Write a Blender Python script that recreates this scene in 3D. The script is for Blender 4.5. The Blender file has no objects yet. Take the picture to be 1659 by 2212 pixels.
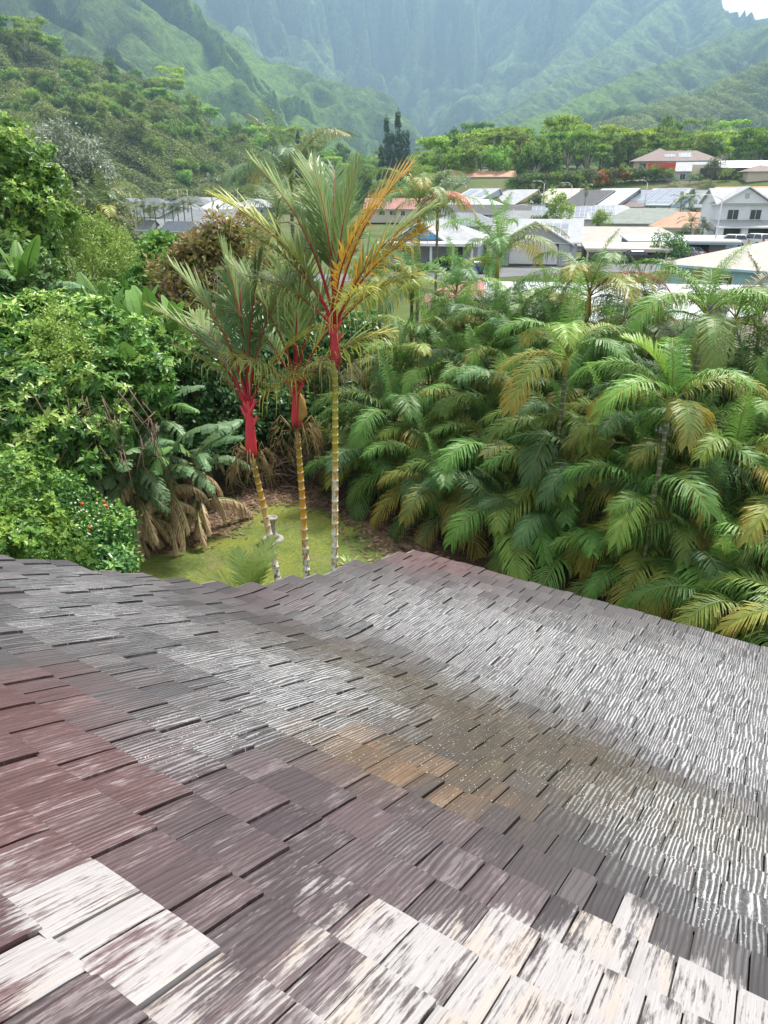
import bpy, math, random
import numpy as np
from mathutils import Vector, Matrix

# ------------------------------------------------------------------ camera, world, sun, exposure
SC = bpy.context.scene
COL = SC.collection
R = math.radians
CAMZ = 8.0; FPX = 1522.0; PITCH = R(24)
cam = bpy.data.objects.new('camera', bpy.data.cameras.new('camera'))
COL.objects.link(cam); SC.camera = cam
cam.location = (0, 0, CAMZ); cam.rotation_euler = (R(90) - PITCH, 0, 0)
cam.data.sensor_fit = 'VERTICAL'; cam.data.sensor_height = 36; cam.data.sensor_width = 27
cam.data.lens = 36 * FPX / 2212; cam.data.clip_end = 20000; cam.data.clip_start = 0.05

HAZE = 0.00014
SUN_EL, SUN_AZ = 56, 38          # azimuth measured clockwise from the view direction (+Y)
world = bpy.data.worlds.new('World'); SC.world = world; world.use_nodes = True
wn = world.node_tree.nodes; wl = world.node_tree.links
bg = wn['Background']
sky = wn.new('ShaderNodeTexSky'); sky.sky_type = 'NISHITA'; sky.sun_disc = False
sky.sun_elevation = R(SUN_EL); sky.sun_rotation = R(SUN_AZ)
sky.air_density = 1.0; sky.dust_density = 5.0; sky.ozone_density = 1.0
tc = wn.new('ShaderNodeTexCoord'); nz = wn.new('ShaderNodeTexNoise'); nz.inputs['Scale'].default_value = 2.2
nz.inputs['Detail'].default_value = 5
rp = wn.new('ShaderNodeMapRange'); rp.inputs[1].default_value = 0.3; rp.inputs[2].default_value = 0.75
rp.inputs[3].default_value = 4.6; rp.inputs[4].default_value = 7.4
cmb = wn.new('ShaderNodeCombineColor'); mx = wn.new('ShaderNodeMix'); mx.data_type = 'RGBA'
mx.inputs[0].default_value = 0.8
wl.new(tc.outputs['Generated'], nz.inputs['Vector']); wl.new(nz.outputs['Fac'], rp.inputs[0])
mv = wn.new('ShaderNodeVectorMath'); mv.operation = 'SCALE'; mv.inputs[0].default_value = (0.95, 0.98, 1.0)
wl.new(rp.outputs[0], mv.inputs['Scale'])
wl.new(sky.outputs[0], mx.inputs[6]); wl.new(mv.outputs[0], mx.inputs[7]); wl.new(mx.outputs[2], bg.inputs['Color'])
bg.inputs['Strength'].default_value = 0.125

sl = bpy.data.lights.new('sun', 'SUN'); sl.energy = 4.6; sl.angle = R(10); sl.color = (1.0, 0.96, 0.9)
so = bpy.data.objects.new('sun', sl); COL.objects.link(so)
sv = Vector((math.sin(R(SUN_AZ)) * math.cos(R(SUN_EL)), math.cos(R(SUN_AZ)) * math.cos(R(SUN_EL)), math.sin(R(SUN_EL))))
so.rotation_euler = sv.to_track_quat('Z', 'Y').to_euler(); so.location = (0, 0, 60)
SC.view_settings.view_transform = 'Standard'; SC.view_settings.look = 'None'
SC.view_settings.exposure = 0.92; SC.view_settings.gamma = 1.0
SC.cycles.use_denoising = True
SC.cycles.max_bounces = 6; SC.cycles.diffuse_bounces = 3; SC.cycles.glossy_bounces = 2
SC.cycles.transmission_bounces = 3; SC.cycles.volume_bounces = 1; SC.cycles.transparent_max_bounces = 4

# ------------------------------------------------------------------ helpers
rnd = random.Random(11)
NP = np.random.default_rng(5)
CP, SP = math.cos(PITCH), math.sin(PITCH)

def at(u, v, Y):
    """point seen at (u, v) of the 1659 x 2212 picture, Y metres ahead"""
    x = (u - 829.5) / FPX; y = (1106 - v) / FPX
    k = Y / (CP + y * SP)
    return Vector((x * k, Y, CAMZ + (-SP + y * CP) * k))
def ats(x, y, Y): return at(x * .540039, y * .540039, Y)
def on(u, v, z=0.0):
    x = (u - 829.5) / FPX; y = (1106 - v) / FPX
    k = (z - CAMZ) / (-SP + y * CP)
    return Vector((x * k, (CP + y * SP) * k, z))

def tag(o, label=None, cat=None, group=None, kind=None):
    if label: o['label'] = label
    if cat: o['category'] = cat
    if group: o['group'] = group
    if kind: o['kind'] = kind
    return o
def empty(name, loc, rz=0, **kw):
    o = bpy.data.objects.new(name, None); COL.objects.link(o); o.empty_display_size = .2
    o.location = loc; o.rotation_euler = (0, 0, rz); return tag(o, **kw)
def link(name, me, parent=None, **kw):
    o = bpy.data.objects.new(name, me); COL.objects.link(o)
    if parent: o.parent = parent
    return tag(o, **kw)

class MB:
    """collects shapes, then makes ONE mesh"""
    def __init__(s): s.v = []; s.f = []; s.m = []; s.t = []; s.sm = []
    def add(s, vs, fs, m=0, t=0.0, smooth=False):
        b = len(s.v); s.v += [tuple(p) for p in vs]; s.t += [t] * len(vs) if not isinstance(t, (list, tuple)) else list(t)
        for f in fs: s.f.append(tuple(i + b for i in f)); s.m.append(m); s.sm.append(smooth)
        return s
    def box(s, x0, x1, y0, y1, z0, z1, m=0, M=None):
        vs = [Vector((x, y, z)) for z in (z0, z1) for (x, y) in ((x0, y0), (x1, y0), (x1, y1), (x0, y1))]
        if M: vs = [M @ p for p in vs]
        return s.add(vs, [(3, 2, 1, 0), (4, 5, 6, 7), (0, 1, 5, 4), (1, 2, 6, 5), (2, 3, 7, 6), (3, 0, 4, 7)], m)
    def tube(s, pts, rad, n=8, m=0, t=None, cap=True):
        pts = [Vector(p) for p in pts]; k = len(pts)
        if not isinstance(rad, (list, tuple)): rad = [rad] * k
        vs = []; ts = []; up = Vector((0.13, 0.31, 0.94))
        for i, p in enumerate(pts):
            d = (pts[min(i + 1, k - 1)] - pts[max(i - 1, 0)]).normalized()
            a = d.cross(up)
            if a.length < .05: a = d.cross(Vector((1, 0, 0)))
            a.normalize(); b = d.cross(a)
            for j in range(n):
                q = 2 * math.pi * j / n
                vs.append(p + (a * math.cos(q) + b * math.sin(q)) * rad[i]); ts.append(t[i] if t else i / max(1, k - 1))
        fs = [(i * n + j, i * n + (j + 1) % n, (i + 1) * n + (j + 1) % n, (i + 1) * n + j) for i in range(k - 1) for j in range(n)]
        if cap: fs += [tuple(range(n))[::-1], tuple(range((k - 1) * n, k * n))]
        return s.add(vs, fs, m, ts, True)
    def lathe(s, prof, n=20, m=0, c=(0, 0, 0)):
        vs = [(c[0] + r * math.cos(2 * math.pi * j / n), c[1] + r * math.sin(2 * math.pi * j / n), c[2] + z) for r, z in prof for j in range(n)]
        k = len(prof)
        fs = [(i * n + j, i * n + (j + 1) % n, (i + 1) * n + (j + 1) % n, (i + 1) * n + j) for i in range(k - 1) for j in range(n)]
        return s.add(vs, fs + [tuple(range(n))[::-1], tuple(range((k - 1) * n, k * n))], m, 0.0, True)
    def prism(s, poly, h, axis='y', m=0, off=0.0):
        """polygon (a, b) extruded along an axis from off to off + h"""
        n = len(poly)
        def P(a, b, c): return {'y': (a, c, b), 'x': (c, a, b), 'z': (a, b, c)}[axis]
        vs = [P(a, b, off) for a, b in poly] + [P(a, b, off + h) for a, b in poly]
        fs = [tuple(range(n)), tuple(range(2 * n - 1, n - 1, -1))] + [(i, (i + 1) % n + 0, (i + 1) % n + n, i + n)[::-1] for i in range(n)]
        return s.add(vs, fs, m)
    def mesh(s, name, mats):
        me = bpy.data.meshes.new(name); me.from_pydata(s.v, [], s.f)
        for mt in (mats if isinstance(mats, (list, tuple)) else [mats]): me.materials.append(mt)
        me.polygons.foreach_set('material_index', s.m); me.polygons.foreach_set('use_smooth', s.sm)
        a = me.attributes.new('tone', 'FLOAT', 'POINT'); a.data.foreach_set('value', [float(q) for q in s.t])
        me.update(); return me
    def build(s, name, mats, parent=None, **kw): return link(name, s.mesh(name, mats), parent, **kw)

def fast(name, V, F, mats, attrs=None, smooth=False, midx=None):
    V = np.asarray(V, np.float32); F = np.asarray(F, np.int32); m, k = F.shape
    me = bpy.data.meshes.new(name)
    me.vertices.add(len(V)); me.vertices.foreach_set('co', V.ravel())
    me.loops.add(m * k); me.loops.foreach_set('vertex_index', F.ravel())
    me.polygons.add(m); me.polygons.foreach_set('loop_start', np.arange(0, m * k, k, dtype=np.int32))
    me.polygons.foreach_set('loop_total', np.full(m, k, np.int32))
    me.polygons.foreach_set('use_smooth', np.full(m, smooth))
    for mt in (mats if isinstance(mats, (list, tuple)) else [mats]): me.materials.append(mt)
    if midx is not None: me.polygons.foreach_set('material_index', np.asarray(midx, np.int32))
    for n_, arr in (attrs or {}).items():
        arr = np.asarray(arr, np.float32)
        if arr.ndim == 1: a = me.attributes.new(n_, 'FLOAT', 'POINT'); a.data.foreach_set('value', arr)
        else: a = me.attributes.new(n_, 'FLOAT_VECTOR', 'POINT'); a.data.foreach_set('vector', arr.ravel())
    me.update(calc_edges=True); return me

def vnoise(x, y, seed=0):
    """smooth value noise in numpy, about -1..1"""
    xi = np.floor(x).astype(np.int64); yi = np.floor(y).astype(np.int64); xf = x - xi; yf = y - yi
    def h(a, b):
        n = (a * 374761393 + b * 668265263 + seed * 1442695) & 0x7fffffff
        n = ((n ^ (n >> 13)) * 1274126177) & 0x7fffffff
        return ((n ^ (n >> 16)) & 0xffff) / 32768.0 - 1.0
    u = xf * xf * (3 - 2 * xf); v = yf * yf * (3 - 2 * yf)
    return (h(xi, yi) * (1 - u) + h(xi + 1, yi) * u) * (1 - v) + (h(xi, yi + 1) * (1 - u) + h(xi + 1, yi + 1) * u) * v
def fbm(x, y, o=4, seed=0):
    r = 0; a = .5
    for i in range(o): r = r + a * vnoise(x * 2 ** i, y * 2 ** i, seed + i * 17); a *= .5
    return r

# ------------------------------------------------------------------ materials
class N:
    """tiny node-tree helper"""
    def __init__(s, name):
        s.m = bpy.data.materials.new(name); s.m.use_nodes = True; s.t = s.m.node_tree
        s.p = s.t.nodes['Principled BSDF']; s.out = s.t.nodes['Material Output']
    def n(s, ty, **kw):
        o = s.t.nodes.new('ShaderNode' + ty)
        for k, v in kw.items():
            if k.startswith('i_'): o.inputs[int(k[2:])].default_value = v
            else: setattr(o, k, v)
        return o
    def l(s, a, b): s.t.links.new(a, b)
    def attr(s, name): return s.n('Attribute', attribute_name=name)
    def noise(s, vec, scale, detail=3, rough=.55, dist=0):
        o = s.n('TexNoise'); o.inputs['Scale'].default_value = scale; o.inputs['Detail'].default_value = detail
        o.inputs['Roughness'].default_value = rough; o.inputs['Distortion'].default_value = dist
        if vec is not None: s.l(vec, o.inputs['Vector'])
        return o.outputs['Fac']
    def obj(s): return s.n('TexCoord').outputs['Object']
    def mapv(s, vec, sc):
        o = s.n('Mapping'); o.inputs['Scale'].default_value = sc; s.l(vec, o.inputs['Vector']); return o.outputs[0]
    def ramp(s, fac, stops):
        o = s.n('ValToRGB'); e = o.color_ramp.elements
        while len(e) < len(stops): e.new(.5)
        for i, (p, c) in enumerate(stops): e[i].position = p; e[i].color = (*c, 1) if len(c) == 3 else c
        s.l(fac, o.inputs[0]); return o.outputs[0]
    def mix(s, fac, a, b, mode='MIX'):
        o = s.n('Mix', data_type='RGBA', blend_type=mode)
        for sock, val in ((0, fac), (6, a), (7, b)):
            if isinstance(val, bpy.types.NodeSocket): s.l(val, o.inputs[sock])
            elif sock == 0: o.inputs[0].default_value = val
            else: o.inputs[sock].default_value = (*val, 1)
        return o.outputs[2]
    def math(s, op, a, b=None, clamp=False):
        o = s.n('Math', operation=op, use_clamp=clamp)
        for i, val in enumerate((a, b)):
            if val is None: continue
            if isinstance(val, bpy.types.NodeSocket): s.l(val, o.inputs[i])
            else: o.inputs[i].default_value = val
        return o.outputs[0]
    def rng(s, fac, a, b, c=0., d=1.):
        o = s.n('MapRange', i_1=a, i_2=b, i_3=c, i_4=d); s.l(fac, o.inputs[0]); return o.outputs[0]
    def bump(s, h, strength=.4, dist=.02):
        o = s.n('Bump'); o.inputs['Strength'].default_value = strength; o.inputs['Distance'].default_value = dist
        s.l(h, o.inputs['Height']); s.l(o.outputs[0], s.p.inputs['Normal']); return o
    def base(s, c, rough=.6, spec=.5, metal=0):
        if isinstance(c, bpy.types.NodeSocket): s.l(c, s.p.inputs['Base Color'])
        else: s.p.inputs['Base Color'].default_value = (*c, 1)
        s.p.inputs['Roughness'].default_value = rough; s.p.inputs['Specular IOR Level'].default_value = spec
        s.p.inputs['Metallic'].default_value = metal; return s
    def translucent(s, col, fac):
        t = s.n('BsdfTranslucent'); s.l(col, t.inputs[0]); m = s.n('MixShader', i_0=fac)
        s.l(s.p.outputs[0], m.inputs[1]); s.l(t.outputs[0], m.inputs[2]); s.l(m.outputs[0], s.out.inputs[0])

_pc = {}
def paint(c, rough=.6, var=.12, scale=3.0, metal=0, bump=0):
    """plain painted / plastered surface with weather mottling"""
    key = (c, rough, var, scale, metal, bump)
    if key in _pc: return _pc[key]
    n = N('painted_surface'); f = n.noise(n.obj(), scale, 5, .65)
    col = n.mix(n.rng(f, .3, .7), tuple(x * (1 - var) for x in c), tuple(min(1, x * (1 + var * .6)) for x in c))
    n.base(col, rough, .35, metal)
    if bump: n.bump(n.noise(n.obj(), 40, 2), bump, .01)
    _pc[key] = n.m; return n.m
def leafmat(name, stops, trans=.3, rough=.45, ns=.9, var=.35):
    """leaf colour by per-leaf tone; per-plant shift from the object's colour"""
    n = N(name); a = n.attr('tone').outputs['Fac']
    c = n.ramp(a, stops); f = n.noise(n.obj(), ns, 3)
    c = n.mix(n.rng(f, .35, .7, 0, var), c, n.mix(1.0, c, (.55, .6, .5), 'MULTIPLY'))
    c = n.mix(1.0, c, n.n('ObjectInfo').outputs['Color'], 'MULTIPLY')
    n.base(c, rough, .35); n.translucent(c, trans); return n.m
def frondmat(name, rough=.5):
    """palm leaflets: object colour = leaf hue, object alpha = how far the old tips have yellowed;
       tone 0..1 runs to the leaflet tips, 2 and above is the midrib"""
    n = N(name); t = n.attr('tone').outputs['Fac']; oi = n.n('ObjectInfo')
    f = n.noise(n.obj(), 3.5, 3)
    c = n.mix(n.rng(f, .3, .7, 0, .5), oi.outputs['Color'], n.mix(1.0, oi.outputs['Color'], (.6, .68, .6), 'MULTIPLY'))
    w = n.math('MULTIPLY', n.rng(n.math('ADD', t, n.math('MULTIPLY', f, .45)), .68, 1.15), oi.outputs['Alpha'], True)
    tipc = n.ramp(f, [(.3, (.46, .22, .06)), (.5, (.50, .34, .07)), (.65, (.42, .36, .07)), (.8, (.26, .14, .07))])
    c = n.mix(w, c, tipc)
    rib = n.rng(t, 1.4, 1.6)
    c = n.mix(rib, c, (.30, .30, .08))
    n.base(c, rough, .32); n.translucent(c, .3); return n.m
def bark(name, c1, c2, sc=6):
    n = N(name); f = n.noise(n.mapv(n.obj(), (1, 1, .25)), sc, 5, .7)
    n.base(n.mix(n.rng(f, .3, .7), c1, c2), .85, .2); n.bump(f, .5, .03); return n.m
def roofmat(name, c, kind='shingle', var=.25, rough=.75):
    n = N(name); ob = n.obj(); f = n.noise(ob, .9, 5, .7); g = n.noise(ob, 9, 3, .6)
    col = n.mix(n.rng(f, .3, .7), tuple(x * (1 - var) for x in c), tuple(min(1, x * (1 + var * .5)) for x in c))
    col = n.mix(n.rng(g, .35, .7, 0, .35), col, n.mix(1.0, col, (.6, .6, .6), 'MULTIPLY'))
    w = n.n('TexWave', wave_type='BANDS', bands_direction='Y' if kind == 'shingle' else 'X', wave_profile='SAW')
    w.inputs['Scale'].default_value = 1.1 if kind == 'shingle' else 1.4; w.inputs['Distortion'].default_value = .15
    n.l(ob, w.inputs['Vector'])
    col = n.mix(n.rng(w.outputs['Fac'], .8, .98, 0, .5), col, n.mix(1.0, col, (.45, .45, .45), 'MULTIPLY'))
    n.base(col, rough, .3); n.bump(w.outputs['Fac'], .5, .03); return n.m

M = {}
M['glass'] = N('window_glass').base((.035, .045, .055), .12, .6).m
M['white'] = paint((.56, .57, .58)); M['trimw'] = paint((.62, .62, .62), .5, .05)
M['solar'] = None
_n = N('solar_cells'); _b = _n.n('TexBrick', offset=0.0); _b.inputs['Scale'].default_value = 1.0
_b.inputs['Brick Width'].default_value = 1.0; _b.inputs['Row Height'].default_value = 1.6; _b.inputs['Mortar Size'].default_value = .03
_b.inputs['Color1'].default_value = (.13, .15, .19, 1); _b.inputs['Color2'].default_value = (.16, .18, .22, 1); _b.inputs['Mortar'].default_value = (.5, .52, .55, 1)
_n.l(_n.obj(), _b.inputs['Vector']); _n.base(_b.outputs[0], .18, .9); M['solar'] = _n.m
M['bark'] = bark('bark', (.10, .08, .06), (.22, .19, .15)); M['palebark'] = bark('pale_bark', (.30, .27, .22), (.5, .47, .42))
M['frond'] = frondmat('palm_leaflet')
M['pole'] = paint((.55, .56, .57), .45, .08, metal=.3)
# ------------------------------------------------------------------ terrain
def G0(x, y):
    """gentle ground of the suburb, rising up the valley"""
    x = np.asarray(x, float); y = np.asarray(y, float); r = np.hypot(x, y); az = x / np.maximum(np.abs(y), 1.0)
    right = np.interp(r, [0, 105, 150, 190, 212, 236, 262, 300, 500, 900, 1500, 2500, 6000], [0, .2, 1.8, 3.6, 7.0, 12.6, 13.6, 16, 28, 48, 75, 120, 150])
    left = np.interp(r, [0, 110, 200, 350, 420, 500, 900, 1500, 2500, 6000], [0, .2, .2, 3.5, 9, 17, 48, 75, 120, 150])
    w = np.clip((az - .02) / .10, 0, 1); w = w * w * (3 - 2 * w)
    z = left * (1 - w) + right * w
    front = (y > 0)
    # bank left of the lawn
    bank = np.clip((-x - 7.2 - .10 * np.clip(y - 14, 0, 10)) * .32, 0, 3.2) * np.clip((60 - y) / 30, 0, 1) * np.clip((y + 5) / 8, 0, 1)
    z = z + bank
    z = z + np.where(r > 24, .25 * vnoise(x * .07, y * .07, 3), 0) * np.clip((r - 24) / 20, 0, 1)
    return np.where(front, z, 0)
RIDGES = [  # (u, v, distance) along each crest, side slope, rib spacing
 ([(-260, -10, 520), (0, 85, 560), (60, 108, 590), (130, 138, 600), (190, 146, 620), (250, 192, 620), (330, 245, 620), (430, 292, 600), (560, 330, 560), (700, 362, 480)], .50, 90, .10),
 ([(-500, -400, 1500), (0, -170, 1700), (220, -130, 1900), (380, 0, 2000), (470, 130, 1900), (520, 192, 1750), (640, 248, 1500), (745, 306, 1300)], .75, 160, .34),
 ([(380, 150, 1500), (440, 238, 1350), (520, 288, 1200), (610, 318, 1080)], .6, 110, .2),
 ([(0, -20, 1500), (130, 60, 1300), (230, 130, 1150), (330, 220, 1050), (430, 300, 950)], .8, 120, .3),
 ([(-400, -500, 3200), (200, -420, 3600), (500, -300, 4000), (830, -250, 4200), (1200, -300, 4000), (1400, -150, 3500), (1540, -12, 3000), (1556, 22, 2850), (1572, 46, 2750), (1600, 66, 2450), (1640, 52, 2250), (1659, 52, 2200), (1800, -50, 2000), (2200, -250, 1700)], 1.25, 210, .45),
 ([(1540, 60, 5400), (1572, 42, 5400), (1596, 40, 5400), (1622, 62, 5400), (1700, 90, 5400)], 1.0, 300, .2),
 ([(300, -250, 3400), (450, 50, 2900), (560, 150, 2600), (700, 285, 2200)], .95, 150, .4),
 ([(560, -240, 4000), (640, 60, 3300), (760, 220, 2800), (850, 300, 2450)], .95, 150, .4),
 ([(700, -220, 4200), (745, 60, 3700), (800, 190, 3300), (880, 290, 2900)], 1.0, 140, .4),
 ([(870, -200, 4200), (855, 100, 3700), (900, 270, 3150)], 1.0, 140, .4),
 ([(1060, -200, 4100), (985, 100, 3600), (940, 280, 3000)], 1.0, 140, .4),
 ([(1230, -200, 3800), (1110, 110, 3300), (1060, 200, 3000), (985, 290, 2600)], .95, 150, .4),
 ([(1360, -120, 3500), (1230, 100, 3000), (1110, 220, 2600), (1030, 285, 2300)], .95, 150, .4),
 ([(1480, -30, 3200), (1330, 90, 2700), (1200, 175, 2350), (1120, 230, 2100), (1000, 300, 1800)], .85, 140, .35),
 ([(1640, 52, 2250), (1500, 112, 2000), (1380, 152, 1800), (1250, 212, 1600), (1120, 272, 1400), (985, 312, 1150)], .7, 120, .28),
 ([(1950, -20, 1600), (1700, 118, 1350), (1600, 165, 1250), (1500, 205, 1150), (1360, 255, 1000), (1210, 305, 880)], .55, 100, .2),
]
def ridge_height(x, y):
    H = np.full(x.shape, -1e9)
    for k, (pts, slope, lam, rib) in enumerate(RIDGES):
        P = [at(*p) for p in pts]; best = np.full(x.shape, -1e9); s0 = 0.
        for a, b in zip(P[:-1], P[1:]):
            dx, dy = b.x - a.x, b.y - a.y; L2 = dx * dx + dy * dy; L = math.sqrt(L2)
            t = np.clip(((x - a.x) * dx + (y - a.y) * dy) / L2, 0, 1)
            d = np.hypot(x - a.x - t * dx, y - a.y - t * dy)
            side = np.sign((x - a.x) * dy - (y - a.y) * dx)
            s = s0 + t * L
            ph = s / lam + .55 * vnoise(s / lam * .7 + side * 9, d / lam * .5, 40 + k)
            w = np.abs(np.mod(ph, 1.0) * 2 - 1)            # sharp ribs, rounded gullies
            ph2 = ph * 2.7 + .4 * vnoise(x / 70, y / 70, 60 + k); w2 = np.abs(np.mod(ph2, 1.0) * 2 - 1)
            q = d * (1 + .25 * vnoise(x / 260, y / 260, 80 + k))
            z = a.z + (b.z - a.z) * t - slope * q + rib * np.minimum(d, 3.2 * lam) * (w - .35) * 1.25 + rib * .9 * np.minimum(d, 1.5 * lam) * (w2 - .5)
            best = np.maximum(best, z); s0 += L
        H = np.maximum(H, best)
    return H
def Hfull(x, y):
    r = np.hypot(x, y); g = G0(x, y)
    far = np.clip((r - 330) / 120, 0, 1)
    rg = ridge_height(x, y)
    rg = rg + far * (9 * fbm(x / 90, y / 90, 4, 9) + 4 * np.abs(vnoise(x / 16, y / 16, 5))) * np.clip((r - 350) / 900, .15, 1)
    h = np.maximum(g, np.where(r > 330, rg, -1e9))
    return h
_hc = {}
def G(x, y):
    r = math.hypot(x, y)
    if r < 330: return float(G0(np.array([x]), np.array([y]))[0])
    return float(Hfull(np.array([[x]]), np.array([[y]]))[0, 0])

HMAX = []
def polar(name, azs, rs, fn, mat, attrs=None, **kw):
    A, Rr = np.meshgrid(np.radians(azs), rs); X = Rr * np.sin(A); Y = Rr * np.cos(A); Z = fn(X, Y)
    V = np.stack([X, Y, Z], -1).reshape(-1, 3); na = len(azs); nr = len(rs)
    i = np.arange(nr - 1)[:, None] * na + np.arange(na - 1)[None, :]
    F = np.stack([i, i + na, i + na + 1, i + 1], -1).reshape(-1, 4)[:, ::-1]
    HMAX.append((0, 0, float(Z.max())))
    me = fast(name, V, F[:, ::-1], mat, {k: f(X, Y, Z).ravel() for k, f in (attrs or {}).items()}, smooth=True)
    return link(name, me, **kw)

# ground cover of the suburb
n = N('ground_cover'); ob = n.obj()
f1 = n.noise(ob, .05, 5, .6); f2 = n.noise(ob, .9, 5, .7)
c = n.ramp(f1, [(.3, (.055, .085, .022)), (.5, (.09, .12, .035)), (.65, (.14, .13, .075)), (.8, (.07, .10, .03))])
c = n.mix(n.rng(f2, .3, .75, 0, .6), c, n.mix(1.0, c, (.5, .5, .45), 'MULTIPLY'))
n.base(c, .95, .1); n.bump(f2, .6, .08); M['ground'] = n.m

azs = np.concatenate([np.linspace(-180, -50, 40), np.linspace(-49, 49, 300), np.linspace(50, 180, 40)])
rs = np.concatenate([np.linspace(.01, 40, 60), np.geomspace(41, 420, 130)])
polar('ground', azs, rs, lambda x, y: np.where(np.hypot(x, y) < 330, G0(x, y), Hfull(x, y)), M['ground'], kind='structure')

# forested mountains
n = N('mountain_forest'); ob = n.obj()
md = n.attr('meadow').outputs['Fac']; st = n.attr('steep').outputs['Fac']
f1 = n.noise(ob, .004, 6, .65); f2 = n.noise(ob, .022, 8, .8); f3 = n.noise(ob, .07, 5, .85)
c = n.ramp(f2, [(.34, (.03, .065, .028)), (.43, (.10, .17, .06)), (.53, (.18, .27, .08)), (.64, (.30, .38, .14))])
c = n.mix(n.rng(f1, .45, .68, 0, .5), c, (.085, .085, .055))
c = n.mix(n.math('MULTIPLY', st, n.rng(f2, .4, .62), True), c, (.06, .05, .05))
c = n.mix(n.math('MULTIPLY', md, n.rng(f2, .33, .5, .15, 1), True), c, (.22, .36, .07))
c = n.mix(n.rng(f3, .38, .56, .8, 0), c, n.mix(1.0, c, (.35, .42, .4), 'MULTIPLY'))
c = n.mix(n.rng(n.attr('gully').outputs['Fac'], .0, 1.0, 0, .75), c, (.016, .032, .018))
n.base(c, 1.0, .02); n.bump(n.math('ADD', f2, n.math('MULTIPLY', f3, .8)), 1.0, 26); M['mount'] = n.m
MEADOW = [(560, 220, 1600, 190), (600, 262, 1500, 150), (690, 295, 1350, 120), (470, 262, 1350, 80), (540, 302, 1150, 80),
          (1215, 205, 1700, 150), (1150, 245, 1500, 120), (1260, 235, 1500, 70), (1560, 190, 1250, 90), (1400, 240, 1050, 60), (1659, 130, 1300, 110)]
def meadow(x, y, z):
    m = np.zeros_like(x)
    for u, v, Y, rad in MEADOW:
        p = at(u, v, Y); d = np.hypot(x - p.x, (y - p.y) * .6); m = np.maximum(m, np.exp(-(d / rad) ** 2))
    return np.clip(m * 1.5 + .5 * fbm(x / 60, y / 60, 3, 21) - .15, 0, 1) * np.clip(m * 4, 0, 1)
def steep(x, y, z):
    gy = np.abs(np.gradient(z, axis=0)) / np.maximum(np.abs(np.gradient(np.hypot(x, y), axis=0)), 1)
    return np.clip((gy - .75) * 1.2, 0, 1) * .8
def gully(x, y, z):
    # darker colour in the ravines: how far a spot lies below its neighbours across the slope
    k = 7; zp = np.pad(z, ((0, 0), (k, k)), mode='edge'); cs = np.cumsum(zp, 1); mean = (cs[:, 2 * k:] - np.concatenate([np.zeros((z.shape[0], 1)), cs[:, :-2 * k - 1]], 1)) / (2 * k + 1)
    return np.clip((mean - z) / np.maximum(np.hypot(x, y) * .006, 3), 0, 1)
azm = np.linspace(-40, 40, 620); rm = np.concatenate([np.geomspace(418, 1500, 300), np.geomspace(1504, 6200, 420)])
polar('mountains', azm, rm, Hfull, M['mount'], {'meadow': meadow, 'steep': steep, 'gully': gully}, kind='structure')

# ------------------------------------------------------------------ lawn, litter, road
def sheet(name, pts, mat, dz=.004, res=1.0, **kw):
    """polygon draped on the ground, cut into a fine fan grid"""
    xs = [p[0] for p in pts]; ys = [p[1] for p in pts]
    import mathutils.geometry as mg
    bmv = []; fs = []
    nx = max(1, int((max(xs) - min(xs)) / res)); ny = max(1, int((max(ys) - min(ys)) / res))
    import bmesh
    bm = bmesh.new(); f = bm.faces.new([bm.verts.new((p[0], p[1], 0)) for p in pts])
    for i in range(1, nx): bmesh.ops.bisect_plane(bm, geom=bm.verts[:] + bm.edges[:] + bm.faces[:], plane_co=(min(xs) + i * (max(xs) - min(xs)) / nx, 0, 0), plane_no=(1, 0, 0))
    for i in range(1, ny): bmesh.ops.bisect_plane(bm, geom=bm.verts[:] + bm.edges[:] + bm.faces[:], plane_co=(0, min(ys) + i * (max(ys) - min(ys)) / ny, 0), plane_no=(0, 1, 0))
    for v in bm.verts: v.co.z = G(v.co.x, v.co.y) + dz
    bm.normal_update()
    me = bpy.data.meshes.new(name); bm.to_mesh(me); bm.free(); me.materials.append(mat)
    if me.polygons[0].normal.z < 0: me.flip_normals()
    return link(name, me, **kw)
def loop(c, rx, ry, n=40, w=.08, seed=0):
    r_ = random.Random(seed); ph = [r_.uniform(0, 6.28) for _ in range(3)]
    return [(c[0] + rx * (1 + w * math.sin(3 * a + ph[0]) + w * .6 * math.sin(7 * a + ph[1])) * math.cos(a), c[1] + ry * (1 + w * math.sin(4 * a + ph[2])) * math.sin(a)) for a in [2 * math.pi * i / n for i in range(n)]]
n = N('leaf_litter'); ob = n.obj(); f = n.noise(ob, 9, 5, .8); g = n.noise(ob, .8, 3)
c = n.ramp(f, [(.3, (.03, .022, .014)), (.5, (.08, .055, .035)), (.62, (.13, .09, .06)), (.75, (.06, .045, .025))])
n.base(c, .95, .1); n.bump(f, .8, .05); M['litter'] = n.m
sheet('soil', loop((-3, 16.5), 9, 7.2, 60, .05, 3), M['litter'], .006, .8, kind='structure')
n = N('mossy_grass'); ob = n.obj(); f = n.noise(ob, .55, 5, .65); g = n.noise(ob, 14, 4, .75); h = n.noise(ob, 70, 2)
c = n.ramp(f, [(.28, (.12, .16, .045)), (.45, (.17, .21, .055)), (.60, (.24, .26, .055)), (.72, (.17, .18, .065))])
c = n.mix(n.rng(g, .35, .7, 0, .85), c, n.mix(1.0, c, (.38, .45, .35), 'MULTIPLY'))
c = n.mix(n.rng(n.noise(ob, .9, 4, .7), .56, .72, 0, .7), c, (.22, .19, .09))
n.base(c, .9, .15); n.bump(n.math('ADD', g, h), .8, .03); M['lawn'] = n.m
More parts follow.
